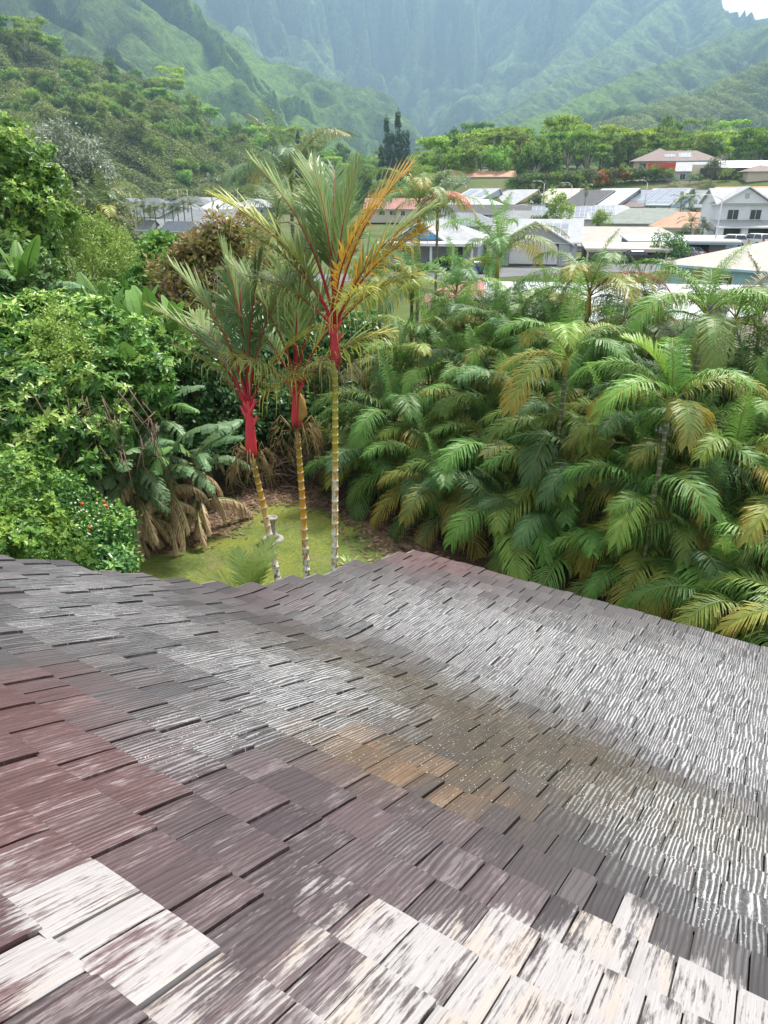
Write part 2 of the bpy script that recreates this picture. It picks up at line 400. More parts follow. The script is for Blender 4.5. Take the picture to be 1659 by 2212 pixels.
lawn_edge = [on(280, 1262), on(262, 1215), on(300, 1196), on(380, 1180), on(440, 1160), on(480, 1125), on(520, 1092), on(590, 1080), on(680, 1084), on(740, 1105), on(790, 1125), on(835, 1160), on(862, 1188), on(900, 1230)]
pts = []
for a, b in zip(lawn_edge[:-1], lawn_edge[1:]):
    for k in range(4):
        q = a.lerp(b, k / 4); j = .12; pts.append((q.x + rnd.uniform(-j, j), q.y + rnd.uniform(-j, j)))
pts += [(1.5, 12), (2.5, 6), (-8, 6), (-6, 11)]
sheet('lawn', pts, M['lawn'], .012, .6, kind='structure')

# grass blades over the lawn, densest where the photo shows turf: one uncountable mass
def inpoly(px, py, poly):
    c = np.zeros(px.shape, bool); j = len(poly) - 1
    for i in range(len(poly)):
        xi, yi = poly[i]; xj, yj = poly[j]
        c ^= ((yi > py) != (yj > py)) & (px < (xj - xi) * (py - yi) / (yj - yi + 1e-12) + xi); j = i
    return c
gx = NP.uniform(-7.5, 1.5, 120000); gy = NP.uniform(11, 19.5, 120000)
grassy = fbm(gx * .8, gy * .8, 3, 77)
k = inpoly(gx, gy, pts) & (grassy > -.25 + .3 * NP.random(len(gx))); gx = gx[k]; gy = gy[k]; m_ = len(gx)
a = NP.uniform(0, 6.28, m_); hgt = NP.uniform(.02, .06, m_); wv = .006
B = np.stack([gx, gy, np.full(m_, .012)], -1); side = np.stack([np.cos(a), np.sin(a), 0 * a], -1) * wv
lean = np.stack([np.cos(a + 1.3), np.sin(a + 1.3), 0 * a], -1) * (hgt * .6)[:, None]
V = np.stack([B - side, B + side, B + lean + np.stack([0 * a, 0 * a, hgt], -1)], 1).reshape(-1, 3)
M['blade'] = leafmat('grass_blade', [(0, (.10, .14, .03)), (.5, (.17, .22, .04)), (1, (.27, .30, .05))], .3, .6)
link('grass', fast('grass', V, np.arange(m_ * 3).reshape(-1, 3), M['blade'], {'tone': np.repeat(NP.random(m_), 3)}), kind='stuff', label='short mossy grass growing across the back lawn')
# dead leaves lying round the lawn's edge
m_ = 5200; th = NP.uniform(0, 6.28, m_); rr = NP.uniform(.75, 1.25, m_)
ex = np.array([p[0] for p in pts[:52]]); ey = np.array([p[1] for p in pts[:52]]); ii = NP.integers(8, 52, m_)
lx = ex[ii] + NP.normal(0, .45, m_); ly = ey[ii] + np.abs(NP.normal(0, .7, m_)) - .2
a = NP.uniform(0, 6.28, m_); L = NP.uniform(.04, .13, m_); W = L * .35
dr = np.stack([np.cos(a), np.sin(a), NP.uniform(-.1, .3, m_)], -1) * L[:, None]; sd = np.stack([-np.sin(a), np.cos(a), NP.uniform(-.3, .4, m_)], -1) * W[:, None]
B = np.stack([lx, ly, np.maximum(.03, [G(p, q) + .03 for p, q in zip(lx, ly)])], -1)
V = np.stack([B - dr, B - sd, B + dr, B + sd], 1).reshape(-1, 3)
M['dead'] = leafmat('dead_leaf', [(0, (.07, .04, .025)), (.5, (.17, .10, .06)), (1, (.32, .22, .14))], .1, .8)
link('fallen_leaves', fast('fallen_leaves', V, np.arange(m_ * 4).reshape(-1, 4), M['dead'], {'tone': np.repeat(NP.random(m_), 4)}), kind='stuff', label='brown fallen leaves scattered round the edge of the lawn')

n = N('asphalt'); ob = n.obj(); f = n.noise(ob, .25, 5, .6); g = n.noise(ob, 6, 4, .8)
c = n.mix(n.rng(f, .3, .7), (.11, .11, .115), (.17, .17, .175)); c = n.mix(n.rng(g, .4, .7, 0, .4), c, (.08, .08, .085)); n.base(c, .9, .2); M['asphalt'] = n.m
M['concrete'] = paint((.36, .34, .31), .9, .2, .6)
def strip(a, b, w): 
    d = (b - a).normalized(); s_ = Vector((-d.y, d.x)) * w / 2; return [tuple(a + s_), tuple(a - s_), tuple(b - s_), tuple(b + s_)]
V2 = lambda p: Vector((p.x, p.y))
ra = V2(at(1240, 640, 78)); rb = V2(at(1500, 585, 112))
road = strip(V2(at(1080, 560, 62)), V2(at(1450, 560, 104)), 8)
sheet('road', [(14, 50), (22, 62), (30, 78), (40, 100), (54, 128), (60, 124), (48, 96), (38, 76), (32, 60), (24, 47)], M['asphalt'], .02, 4, kind='structure')
sheet('cross_road', [(-40, 71), (0, 76), (12, 79), (22, 86), (30, 92), (30, 99), (18, 94), (8, 88), (-2, 84), (-40, 79)], M['asphalt'], .024, 4, kind='structure')
sheet('driveway', [(24, 86), (28, 96), (33, 109), (42, 107), (36, 96), (32, 84)], M['asphalt'], .03, 4, kind='structure')
# ------------------------------------------------------------------ the near roof
RAZ = R(32); FV = Vector((math.sin(RAZ), math.cos(RAZ))); DV = Vector((-math.cos(RAZ), math.sin(RAZ))); HR = 1.8
ts = np.linspace(-4, 12, 3200); SK = 2.95 * HR
sm = np.clip((ts - SK + .75) / 1.5, 0, 1); sm = sm * sm * (3 - 2 * sm); slp = .50 * (1 - sm) + .235 * sm
zt = -np.concatenate([[0], np.cumsum((slp[1:] + slp[:-1]) / 2 * np.diff(ts))]); zt = zt - np.interp(0, ts, zt) + CAMZ - HR
def rz(s): return np.interp(s, ts, zt)
S_TOP, S_EAVE, D_MIN = -2.2, 5.06 * HR, -3.2
def dmax(s): return np.interp(np.asarray(s) / HR, [-2, 1.91, 2.26, 2.53, 2.99, 3.3, 3.93, 5.07, 6], [5.2, 3.93, 3.76, 3.58, 3.28, 2.98, 2.88, 2.76, 2.65]) * HR
def rw(s, d, z): return (FV.x * s + DV.x * d, FV.y * s + DV.y * d, z)
def roof_sd(u, v):
    x = (u - 829.5) / FPX; y = (1106 - v) / FPX; r = np.array([x, CP + y * SP, -SP + y * CP])
    for k in np.arange(.8, 16, .02):
        p = r * k; s = p[0] * FV.x + p[1] * FV.y
        if p[2] + CAMZ < rz(s): return s, p[0] * DV.x + p[1] * DV.y
    return 6, 2
def field(S_, D_, spots):
    f = np.zeros_like(S_)
    for (u, v, rad, a) in spots:
        s, d = roof_sd(u, v); dd = np.hypot(S_ - s, D_ - d) / (rad * (1 + .55 * min(1, max(0, (s - 1.5) / 6)))); f = f + a * np.exp(-dd * dd)
    return f
def blot(S_, D_, sc, seed): return fbm(S_ * sc, D_ * sc, 4, seed)

rr_ = random.Random(4)
TV = []; TF = []; RC = []; TINT = []; cnt = 0
EXP = .322; ns, ndv = 6, 7
k = 0; s0 = S_TOP; edge_pts = []
while s0 < S_EAVE - .1:
    s1 = s0 + EXP
    d = D_MIN - rr_.random() * .3; dm = float(dmax((s0 + s1) / 2)) + .05
    while d < dm:
        w = rr_.choice([.13, .16, .20, .23, .26]) ; a, b = d + .004, d + w - .004
        lift = rr_.choice([0, .003, .007, .014, .020]) + rr_.uniform(0, .003); tilt = rr_.uniform(-.006, .006)
        seed = rr_.random(); th = .030
        gs = np.linspace(0, 1, ns); gd = np.linspace(0, 1, ndv)
        S_, Q = np.meshgrid(s0 - .01 + (s1 - s0 + .014) * gs, gd, indexing='ij'); D_ = a + (b - a) * Q
        Z = rz(S_) + .006 + th * ((S_ - s0) / EXP) * .85 + lift + tilt * (Q - .5)
        Z = Z - .004 * (np.abs(Q - .5) * 2) ** 8 - .004 * (gs[:, None] > .98)
        X = FV.x * S_ + DV.x * D_; Y = FV.y * S_ + DV.y * D_
        top = np.stack([X, Y, Z], -1).reshape(-1, 3)
        ring = [i for i in range(ndv - 1)] ; ring = list(range(0, ndv)) + [i * ndv + ndv - 1 for i in range(1, ns)] + [(ns - 1) * ndv + j for j in range(ndv - 2, -1, -1)] + [i * ndv for i in range(ns - 2, 0, -1)]
        sk = top[ring].copy(); sk[:, 2] -= (th + .012 + lift)
        vs = np.concatenate([top, sk]); rc = np.concatenate([np.stack([S_, D_, np.full_like(S_, seed)], -1).reshape(-1, 3)] * 1)
        rc = np.concatenate([rc, rc[ring]]); nt = len(top); nr_ = len(ring)
        for i in range(ns - 1):
            for j in range(ndv - 1): p = i * ndv + j; TF.append((cnt + p, cnt + p + 1, cnt + p + ndv + 1, cnt + p + ndv))
        for i in range(nr_): j = (i + 1) % nr_; TF.append((cnt + ring[j], cnt + ring[i], cnt + nt + i, cnt + nt + j))
        TV.append(vs); RC.append(rc); TINT.append(np.tile([(s0 + s1) / 2, (a + b) / 2], (len(vs), 1))); cnt += len(vs)
        d += w
    edge_pts.append((s0, s1, d))
    s0 = s1; k += 1
TV = np.concatenate(TV); RC = np.concatenate(RC); S_, D_, SEED = RC.T; TC = np.concatenate(TINT); S_ = S_ * .35 + TC[:, 0] * .65; D_ = D_ * .35 + TC[:, 1] * .65; JIT = (SEED * 7.31) % 1 - .5; JI2 = (SEED * 13.7) % 1 - .5
U = lambda *q: list(q)
red = field(S_, D_, [(20, 1500, .5, 1.1), (40, 1620, .5, 1.1), (50, 1730, .45, 1.0), (110, 1660, .3, .5), (10, 1820, .3, .8), (900, 1203, .5, 1.0), (1010, 1222, .45, .6), (870, 1212, .35, .7), (60, 2080, .3, .6), (250, 2060, .4, .3)])
red = np.clip(red + (.5 * blot(S_, D_, 2.2, 3) + .7 * JIT) * np.clip(red * 2.5, 0, 1), 0, 1) * .85
pur = field(S_, D_, [(300, 1800, .8, 1), (500, 1850, .8, 1), (700, 1950, .7, 1), (150, 1950, .5, 1), (450, 2050, .5, 1), (820, 1780, .5, .8), (400, 1700, .6, .7), (950, 1850, .5, .7), (650, 1290, .35, .5), (560, 1290, .4, .5), (1000, 1290, .7, .4), (950, 2100, .5, .7)])
pur = np.clip(pur * .8 + (.35 * blot(S_, D_, 1.4, 5) + .4 * JI2) * np.clip(pur * 2 + .1, 0, 1), 0, 1)
brn = field(S_, D_, [(760, 1430, .5, .6), (860, 1480, .5, .7), (920, 1510, .5, .8), (1010, 1545, .5, .9), (1120, 1590, .5, .9), (1230, 1640, .45, .9), (1340, 1690, .42, .9), (1450, 1740, .4, .8), (1560, 1790, .38, .7), (1640, 1830, .38, .5), (1080, 1650, .4, .6), (1230, 1720, .4, .5), (800, 1600, .4, .6), (900, 1660, .4, .6), (1000, 1700, .4, .6), (700, 1390, .5, .4), (560, 1390, .5, .3), (1350, 1780, .35, .4)])
brn = np.clip(brn * .72 + (.35 * blot(S_, D_, 2.0, 7) + .3 * JIT) * np.clip(brn * 2, 0, 1), 0, 1)
org = field(S_, D_, [(700, 1610, .22, .8), (800, 1640, .22, .7), (880, 1670, .25, .8), (950, 1720, .2, .5), (1130, 1740, .2, .35), (760, 1560, .2, .4)])
org = np.clip(org * .75 + (.8 * blot(S_, D_, 5, 9) + .8 * JI2) * np.clip(org * 2, 0, 1), 0, .85)
lich = field(S_, D_, [(150, 1260, .9, .6), (300, 1330, .7, .5), (100, 1350, .6, .4), (560, 1440, .6, .9), (700, 1480, .5, .8), (640, 1560, .45, .9), (430, 1590, .35, .7), (820, 1530, .35, .6), (430, 1650, .25, .6), (850, 1320, .8, .9), (1050, 1370, .8, 1), (1250, 1440, .8, 1), (1450, 1500, .7, 1.1), (1600, 1450, .7, 1.1), (1640, 1650, .6, 1.3), (1500, 1800, .5, 1.0), (1620, 1850, .5, 1.3), (1400, 1830, .35, .5), (1640, 2000, .4, 1.0), (1040, 1480, .25, .5), (1480, 1650, .3, .8)])
lich = np.clip(lich * .75 + .3 * blot(S_, D_, 2.5, 11) + .3 * JIT * np.clip(lich * 2, 0, 1), 0, 1.1)
# old cream paint, tile by tile
cr = field(S_, D_, [(380, 2020, .6, .30), (1000, 2030, .7, .42), (150, 1880, .4, .25), (700, 1960, .5, .25), (1450, 2000, .5, .35), (60, 1990, .24, 1.3), (30, 1850, .12, 1.0), (130, 2010, .2, 1.1), (60, 1930, .12, .6), (280, 2060, .2, .7), (300, 2190, .3, 1.2), (640, 1900, .12, .9), (490, 2010, .15, .7), (850, 2040, .2, .9), (930, 1990, .2, .6), (1000, 2190, .4, 1.4), (1250, 2170, .4, 1.5), (1450, 2130, .3, 1.3), (1560, 2200, .35, 1.3), (780, 2200, .25, .9), (1150, 2000, .22, .8), (1330, 2000, .2, .7), (1080, 2070, .22, .8), (600, 2200, .2, .6)])
cr = np.clip(cr * .50 + (JIT * .55 - .10) * np.clip(cr * 1.5, 0, 1), 0, .78)
ZN = np.stack([red, pur, brn], -1); ZM = np.stack([org, lich, cr], -1)
n = N('shake_tiles')
rc = n.attr('rc').outputs['Vector']; za = n.n('SeparateXYZ'); n.l(n.attr('zn').outputs['Vector'], za.inputs[0]); zb = n.n('SeparateXYZ'); n.l(n.attr('zm').outputs['Vector'], zb.inputs[0])
sx = n.n('SeparateXYZ'); n.l(rc, sx.inputs[0]); seed = sx.outputs[2]
cv = n.n('CombineXYZ'); n.l(n.math('MULTIPLY', sx.outputs[0], .35), cv.inputs[0]); n.l(n.math('MULTIPLY', sx.outputs[1], n.rng(n.math('FRACT', n.math('MULTIPLY', seed, 17.3)), 0, 1, .75, 1.7)), cv.inputs[1]); n.l(n.math('MULTIPLY', seed, 9.0), cv.inputs[2])
tsc = n.rng(n.math('FRACT', n.math('MULTIPLY', seed, 17.3)), 0, 1, 26, 46); nwv = n.n('CombineXYZ'); n.l(n.math('MULTIPLY', sx.outputs[0], 1.1), nwv.inputs[0]); n.l(n.math('MULTIPLY', sx.outputs[1], 6.5), nwv.inputs[1]); n.l(n.math('MULTIPLY', seed, 31.0), nwv.inputs[2])
phs = n.math('ADD', n.math('MULTIPLY', sx.outputs[1], tsc), n.math('MULTIPLY', n.noise(nwv.outputs[0], 1.0, 3, .5), 3.4))
grain = n.n('TexWave', wave_type='BANDS', bands_direction='Y', wave_profile='SIN'); n.l(cv.outputs[0], grain.inputs['Vector'])
for k_, v_ in (('Scale', 9.0), ('Distortion', 8.0), ('Detail', 2.6), ('Detail Scale', .75), ('Detail Roughness', .5)): grain.inputs[k_].default_value = v_
gr = n.rng(n.math('SINE', n.math('MULTIPLY', phs, 6.2832)), -1, 1)
fib = n.noise(n.mapv(cv.outputs[0], (3, 60, 1)), 3.0, 4, .7)
patch = n.noise(cv.outputs[0], 7.0, 5, .7); spot = n.noise(n.mapv(rc, (1, 1, 0)), 55, 3, .75)
base = n.mix(n.rng(seed, .1, .9), (.035, .030, .032), (.075, .064, .066))
base = n.mix(za.outputs[1], base, n.mix(n.rng(seed, 0, 1), (.040, .027, .031), (.080, .052, .057)))
base = n.mix(za.outputs[2], base, n.mix(n.rng(patch, .35, .65), (.036, .028, .018), (.070, .050, .030)))
base = n.mix(zb.outputs[0], base, n.mix(n.rng(patch, .35, .65), (.085, .052, .030), (.17, .098, .045)))
base = n.mix(za.outputs[0], base, n.mix(n.rng(patch, .3, .7), (.060, .022, .022), (.105, .045, .043)))
base = n.mix(n.rng(fib, .35, .7, .45, 0), base, n.mix(1.0, base, (.45, .42, .42), 'MULTIPLY'))
# pale lines left between the grain
lk = n.math('MULTIPLY', zb.outputs[1], n.rng(n.math('ADD', gr, n.math('MULTIPLY', n.math('SUBTRACT', n.noise(n.mapv(cv.outputs[0], (4, 12, 1)), 3.0, 5, .7), .5), 2.4)), .66, .98), True)
base = n.mix(n.math('MULTIPLY', lk, .72), base, (.42, .43, .43))
lk2 = n.math('MULTIPLY', n.rng(zb.outputs[1], .1, 1.1, 0, .34), n.rng(spot, .45, .62), True)
base = n.mix(lk2, base, (.30, .31, .31))
stre = n.noise(n.mapv(cv.outputs[0], (5, 30, 1)), 3.0, 5, .75); pk = n.rng(n.math('ADD', stre, n.math('MULTIPLY', n.math('SUBTRACT', patch, .5), .8)), .56, .70)
grv = n.rng(gr, .02, .22, .55, 0); base = n.mix(grv, base, n.mix(1.0, base, (.3, .28, .28), 'MULTIPLY'))
base = n.mix(n.math('MULTIPLY', n.math('MULTIPLY', n.math('ADD', za.outputs[1], n.math('MULTIPLY', za.outputs[0], .6)), pk), .42), base, (.30, .245, .25))
# cream paint flaking off along the grain
fl = n.math('ADD', n.math('ADD', n.math('MULTIPLY', gr, .10), n.math('MULTIPLY', patch, 1.25)), n.math('MULTIPLY', n.noise(n.mapv(cv.outputs[0], (4, 25, 1)), 3.0, 5, .75), .8))
cm = n.rng(n.math('SUBTRACT', n.math('ADD', n.math('MULTIPLY', zb.outputs[2], 1.25), .02), n.math('SUBTRACT', fl, .16)), -.08, .08)
cream = n.mix(n.rng(patch, .3, .7), (.27, .25, .25), (.38, .365, .355)); cream = n.mix(n.rng(fib, .3, .55, .4, 0), cream, (.19, .165, .165)); cream = n.mix(n.rng(gr, .02, .18, .28, 0), cream, (.22, .18, .18)); cream = n.mix(n.rng(n.noise(cv.outputs[0], 3.0, 4, .7), .52, .7, 0, .6), cream, (.36, .28, .20))
base = n.mix(n.math('MULTIPLY', cm, .93), base, cream)
# droplets and lichen dots
vo = n.n('TexVoronoi', feature='F1'); vo.inputs['Scale'].default_value = 46; n.l(rc, vo.inputs['Vector'])
vr = n.n('SeparateColor'); n.l(vo.outputs['Color'], vr.inputs[0])
dot = n.math('MULTIPLY', n.rng(vo.outputs['Distance'], .10, .17, 1, 0), n.rng(vr.outputs[0], .62, .64))
dz_ = n.rng(n.math('ADD', n.math('ADD', zb.outputs[1], n.math('MULTIPLY', za.outputs[2], .8)), n.math('MULTIPLY', n.noise(rc, 1.2, 2), .4)), .35, .8)
dot = n.math('MULTIPLY', dot, dz_, True)
base = n.mix(dot, base, (.72, .73, .74))
n.base(base, .5, .42)
n.l(n.rng(fib, .3, .7, .5, .74), n.p.inputs['Roughness'])
hh = n.math('ADD', n.math('MULTIPLY', gr, .7), n.math('ADD', n.math('MULTIPLY', fib, .5), n.math('MULTIPLY', dot, .6)))
n.bump(hh, .38, .005); M['tiles'] = n.m

house = empty('house', rw(-1, 0, 0), -RAZ, label='house with the weathered shake-tile roof filling the foreground', cat='house')
inv = Matrix.Translation(house.location) @ Matrix.Rotation(-RAZ, 4, 'Z'); inv = inv.inverted()
def hl(p): return inv @ Vector(p)
Vl = (np.array(inv)[:3, :3] @ TV.T).T + np.array(inv)[:3, 3]
link('roof_tiles', fast('roof_tiles', Vl, np.array(TF), M['tiles'], {'rc': RC, 'zn': ZN, 'zm': ZM}, smooth=False), house)
# deck below the tiles, rake edge, fascia, gutter, walls
M['deck'] = paint((.05, .045, .042), .9); M['fascia'] = paint((.30, .27, .24), .6, .15)
mb = MB(); ss = np.arange(S_TOP, S_EAVE - .02, .2); vs = []
for s in ss:
    z = float(rz(s)) - .012
    vs += [hl(rw(s, D_MIN, z)), hl(rw(s, float(dmax(s)) + .05, z)), hl(rw(s, float(dmax(s)) + .05, z - .12)), hl(rw(s, D_MIN, z - .12))]
k = len(ss); mb.add(vs, [(i * 4 + j, i * 4 + (j + 1) % 4, i * 4 + 4 + (j + 1) % 4, i * 4 + 4 + j) for i in range(k - 1) for j in range(4)] + [(0, 1, 2, 3), (k * 4 - 1, k * 4 - 2, k * 4 - 3, k * 4 - 4)])
mb.build('roof_deck', M['deck'], house)
M['flash'] = paint((.17, .15, .14), .45, .3, 8)
for (a, b, de) in edge_pts:                                    # drip metal under each stepped course end
    z0 = float(rz(a)) + .018; z1 = float(rz(b)) + .034
    vs = [hl(rw(a, de - .02, z0 - .05)), hl(rw(b, de - .02, z1 - .05)), hl(rw(b, de + .022, z1 - .05)), hl(rw(a, de + .022, z0 - .05)), hl(rw(a, de - .02, z0)), hl(rw(b, de - .02, z1)), hl(rw(b, de + .022, z1 - .004)), hl(rw(a, de + .022, z0 - .004))]
    MB().add(vs, [(3, 2, 1, 0), (4, 5, 6, 7), (0, 1, 5, 4), (1, 2, 6, 5), (2, 3, 7, 6), (3, 0, 4, 7)]).build('edge_flashing', M['flash'], house)
ze = float(rz(S_EAVE)); mb = MB()
p = [hl(rw(S_EAVE - .1, dd, zz)) for dd in (D_MIN, float(dmax(S_EAVE)) ) for zz in (ze - .2, ze - .03)]
q = [hl(rw(S_EAVE - .06, dd, zz)) for dd in (D_MIN, float(dmax(S_EAVE)) ) for zz in (ze - .2, ze - .03)]
mb.add(p + q, [(0, 1, 3, 2), (6, 7, 5, 4), (0, 2, 6, 4), (1, 5, 7, 3), (0, 4, 5, 1), (2, 3, 7, 6)]); mb.build('fascia', M['fascia'], house)
M['wall0'] = paint((.45, .42, .36), .8, .12); mb = MB()
rect = [(S_TOP + .2, D_MIN + .3), (S_EAVE - .8, D_MIN + .3), (S_EAVE - .8, 4.5), (5.6, 4.8), (S_TOP + .2, 8.0)]
bot = [hl(rw(s, d, -.3)) for s, d in rect]; top = [hl(rw(s, d, float(rz(s)) - .16)) for s, d in rect]
mb.add(bot + top, [(i, (i + 1) % 5, (i + 1) % 5 + 5, i + 5) for i in range(5)]); mb.build('wall', M['wall0'], house)
# ------------------------------------------------------------------ foliage builders
def unit(a): return a / np.maximum(np.linalg.norm(a, axis=-1, keepdims=True), 1e-9)
def leaves(P, A, Nn, L, W, tone, fold=.25):
    """folded diamond leaves from base P along A, normal Nn"""
    A = unit(A); Sd = unit(np.cross(A, Nn)); Nn = unit(np.cross(Sd, A)); L = L[:, None]; W = W[:, None]
    mid = P + A * L * .42 + Nn * W * fold
    V = np.stack([P, mid - Sd * W, P + A * L - Nn * L * .12, mid + Sd * W], 1)
    c = P + A * L * .45 - Nn * W * .15
    V = np.concatenate([V, c[:, None]], 1); n_ = len(P)
    i = np.arange(n_)[:, None] * 5
    F = np.stack([i + 0, i + 4, i + 1, i + 1, i + 4, i + 2, i + 0, i + 3, i + 4, i + 4, i + 3, i + 2], -1).reshape(-1, 3)
    return V.reshape(-1, 3), F, np.repeat(tone, 5)
def crown(name, blobs, mat, nsub=120, subr=.4, per=60, L=.12, W=.04, seed=1, whorl=0, flat=0., fold=.25, low=-.35, hang=.15, shell=.75):
    """foliage mesh: leafy sub-clumps over ellipsoid blobs ((cx,cy,cz),(rx,ry,rz))"""
    g = np.random.default_rng(seed)
    C = np.array([b[0] for b in blobs], float); Rd = np.array([b[1] for b in blobs], float)
    pr = (Rd[:, 0] * Rd[:, 2]); pr = pr / pr.sum(); bi = g.choice(len(blobs), nsub, p=pr)
    dv = unit(g.normal(size=(nsub, 3))); dv[:, 2] = np.where(dv[:, 2] < low, -dv[:, 2] * .6, dv[:, 2]); dv = unit(dv)
    sc = C[bi] + dv * Rd[bi] * g.uniform(shell, 1.04, (nsub, 1)); st = g.random(nsub); sr = subr * g.uniform(.6, 1.3, nsub)
    if whorl:
        m = nsub * per; si = np.repeat(np.arange(nsub), per)
        d2 = unit(g.normal(size=(m, 3)) + dv[si] * .5 + np.array([0, 0, .5])); P0 = sc[si] + d2 * sr[si][:, None] * g.uniform(.5, 1, (m, 1)) * np.array([1, 1, 1 - flat])
        ax = unit(d2 + dv[si] * .4 + np.array([0, 0, .5]) + g.normal(size=(m, 3)) * .25)
        t1 = unit(np.cross(ax, g.normal(size=(m, 3)))); t2 = np.cross(ax, t1)
        q = np.arange(whorl) / whorl * 2 * np.pi; q = q[None, :] + g.normal(size=(m, whorl)) * .35; A = (t1[:, None] * np.cos(q)[:, :, None] + t2[:, None] * np.sin(q)[:, :, None]) + ax[:, None] * g.uniform(-.5, .8, (m, whorl, 1))
        P = np.repeat(P0[:, None], whorl, 1).reshape(-1, 3); A = A.reshape(-1, 3); Nn = np.repeat(ax[:, None], whorl, 1).reshape(-1, 3) + 0.01
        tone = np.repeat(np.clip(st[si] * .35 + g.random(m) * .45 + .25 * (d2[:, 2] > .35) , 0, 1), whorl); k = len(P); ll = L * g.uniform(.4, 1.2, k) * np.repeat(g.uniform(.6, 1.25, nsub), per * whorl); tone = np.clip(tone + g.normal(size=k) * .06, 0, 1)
    else:
        k = nsub * per; si = np.repeat(np.arange(nsub), per)
        d2 = unit(g.normal(size=(k, 3)) + dv[si] * .45); P = sc[si] + d2 * sr[si][:, None] * g.uniform(.35, 1, (k, 1)) * np.array([1, 1, 1 - flat])
        A = d2 + g.normal(size=(k, 3)) * .6 - np.array([0, 0, hang]); Nn = unit(np.array([0, 0, 1.]) + d2 * .7 + g.normal(size=(k, 3)) * .45)
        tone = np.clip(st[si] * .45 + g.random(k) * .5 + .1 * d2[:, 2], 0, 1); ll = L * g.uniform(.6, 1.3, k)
    V, F, T = leaves(P, A, Nn, ll, ll * (W / L), tone, fold)
    return fast(name, V, F, mat, {'tone': T})
def limbs(name, mat, base, tops, r0, parent=None, n=7, fork=None):
    """tapered trunk that forks toward each top"""
    mb = MB(); g = random.Random(int(abs(base[0] * 100 + base[1] * 7)) + len(tops)); b = Vector(base)
    mean = sum((Vector(t) for t in tops), Vector()) / len(tops); fk = b.lerp(mean, fork or .4) if len(tops) > 1 else None
    if fk is not None:
        mb.tube([b, b.lerp(fk, .5) + Vector((g.uniform(-.1, .1) * r0 * 5, 0, 0)), fk], [r0 * 1.15, r0 * .9, r0 * .75], n)
        for t in tops:
            t = Vector(t); m1 = fk.lerp(t, .5) + Vector((g.uniform(-.3, .3), g.uniform(-.3, .3), .1)) * (t - fk).length * .3
            mb.tube([fk - Vector((0, 0, r0 * .4)), m1, t], [r0 * .55, r0 * .35, r0 * .12], max(5, n - 2))
    else: mb.tube([b, b.lerp(Vector(tops[0]), .5), tops[0]], [r0, r0 * .7, r0 * .3], n)
    return mb.build(name, mat, parent)
def tree(name, label, cat, base, blobs, mat, r0=.15, bmat=None, group=None, color=None, tops=None, **kw):
    """blobs in world coordinates; the thing sits at its base"""
    b = Vector(base); e = empty(name, b, label=label, cat=cat, group=group)
    bl = [(tuple(Vector(c) - b), r) for c, r in blobs]
    c = link('foliage' if cat in ('shrub', 'bush') else 'crown', crown('crown', bl, mat, **kw), e)
    if color: c.color = color
    tp = [tuple(Vector(q[0]) - Vector((0, 0, q[1][2] * .3))) for q in bl][:7]
    limbs('stem' if cat in ('shrub', 'bush') else 'trunk', bmat or M['bark'], (0, 0, -.2), tp, r0, e); return e
g_ = leafmat
M['lf_bright'] = g_('bright_green_leaf', [(0, (0.057, 0.138, 0.021)), (.45, (0.115, 0.253, 0.034)), (.8, (0.253, 0.414, 0.057)), (1, (0.414, 0.529, 0.092))])  #b
M['lf_lime'] = g_('lime_leaf', [(0, (0.110, 0.209, 0.033)), (.5, (0.253, 0.396, 0.066)), (1, (0.462, 0.550, 0.132))], .35)  #b
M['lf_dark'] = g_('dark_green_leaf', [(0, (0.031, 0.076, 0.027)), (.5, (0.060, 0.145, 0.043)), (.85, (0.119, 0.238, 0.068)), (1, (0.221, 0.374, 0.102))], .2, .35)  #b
M['lf_mid'] = g_('glossy_leaf', [(0, (.03, .085, .02)), (.4, (.065, .17, .035)), (.65, (.15, .31, .05)), (.85, (.34, .50, .10)), (1, (.50, .62, .20))], .3, .33)
M['lf_brown'] = g_('bronze_leaf', [(0, (.08, .11, .03)), (.3, (.20, .22, .05)), (.5, (.34, .28, .07)), (.7, (.34, .22, .13)), (.85, (.30, .20, .17)), (1, (.50, .36, .12))], .3, .35)
M['lf_grey'] = g_('grey_green_leaf', [(0, (0.108, 0.144, 0.096)), (.5, (0.240, 0.288, 0.204)), (1, (0.504, 0.552, 0.456))], .2)  #b
M['lf_olive'] = g_('olive_leaf', [(0, (0.056, 0.077, 0.028)), (.5, (0.140, 0.168, 0.063)), (1, (0.308, 0.308, 0.140))], .25)  #b
M['lf_forest'] = g_('forest_leaf', [(0, (0.075, 0.125, 0.037)), (.5, (0.163, 0.263, 0.062)), (1, (0.338, 0.475, 0.112))], .3, .6)  #b
M['twig'] = bark('twig', (.09, .06, .045), (.20, .14, .10), 12)

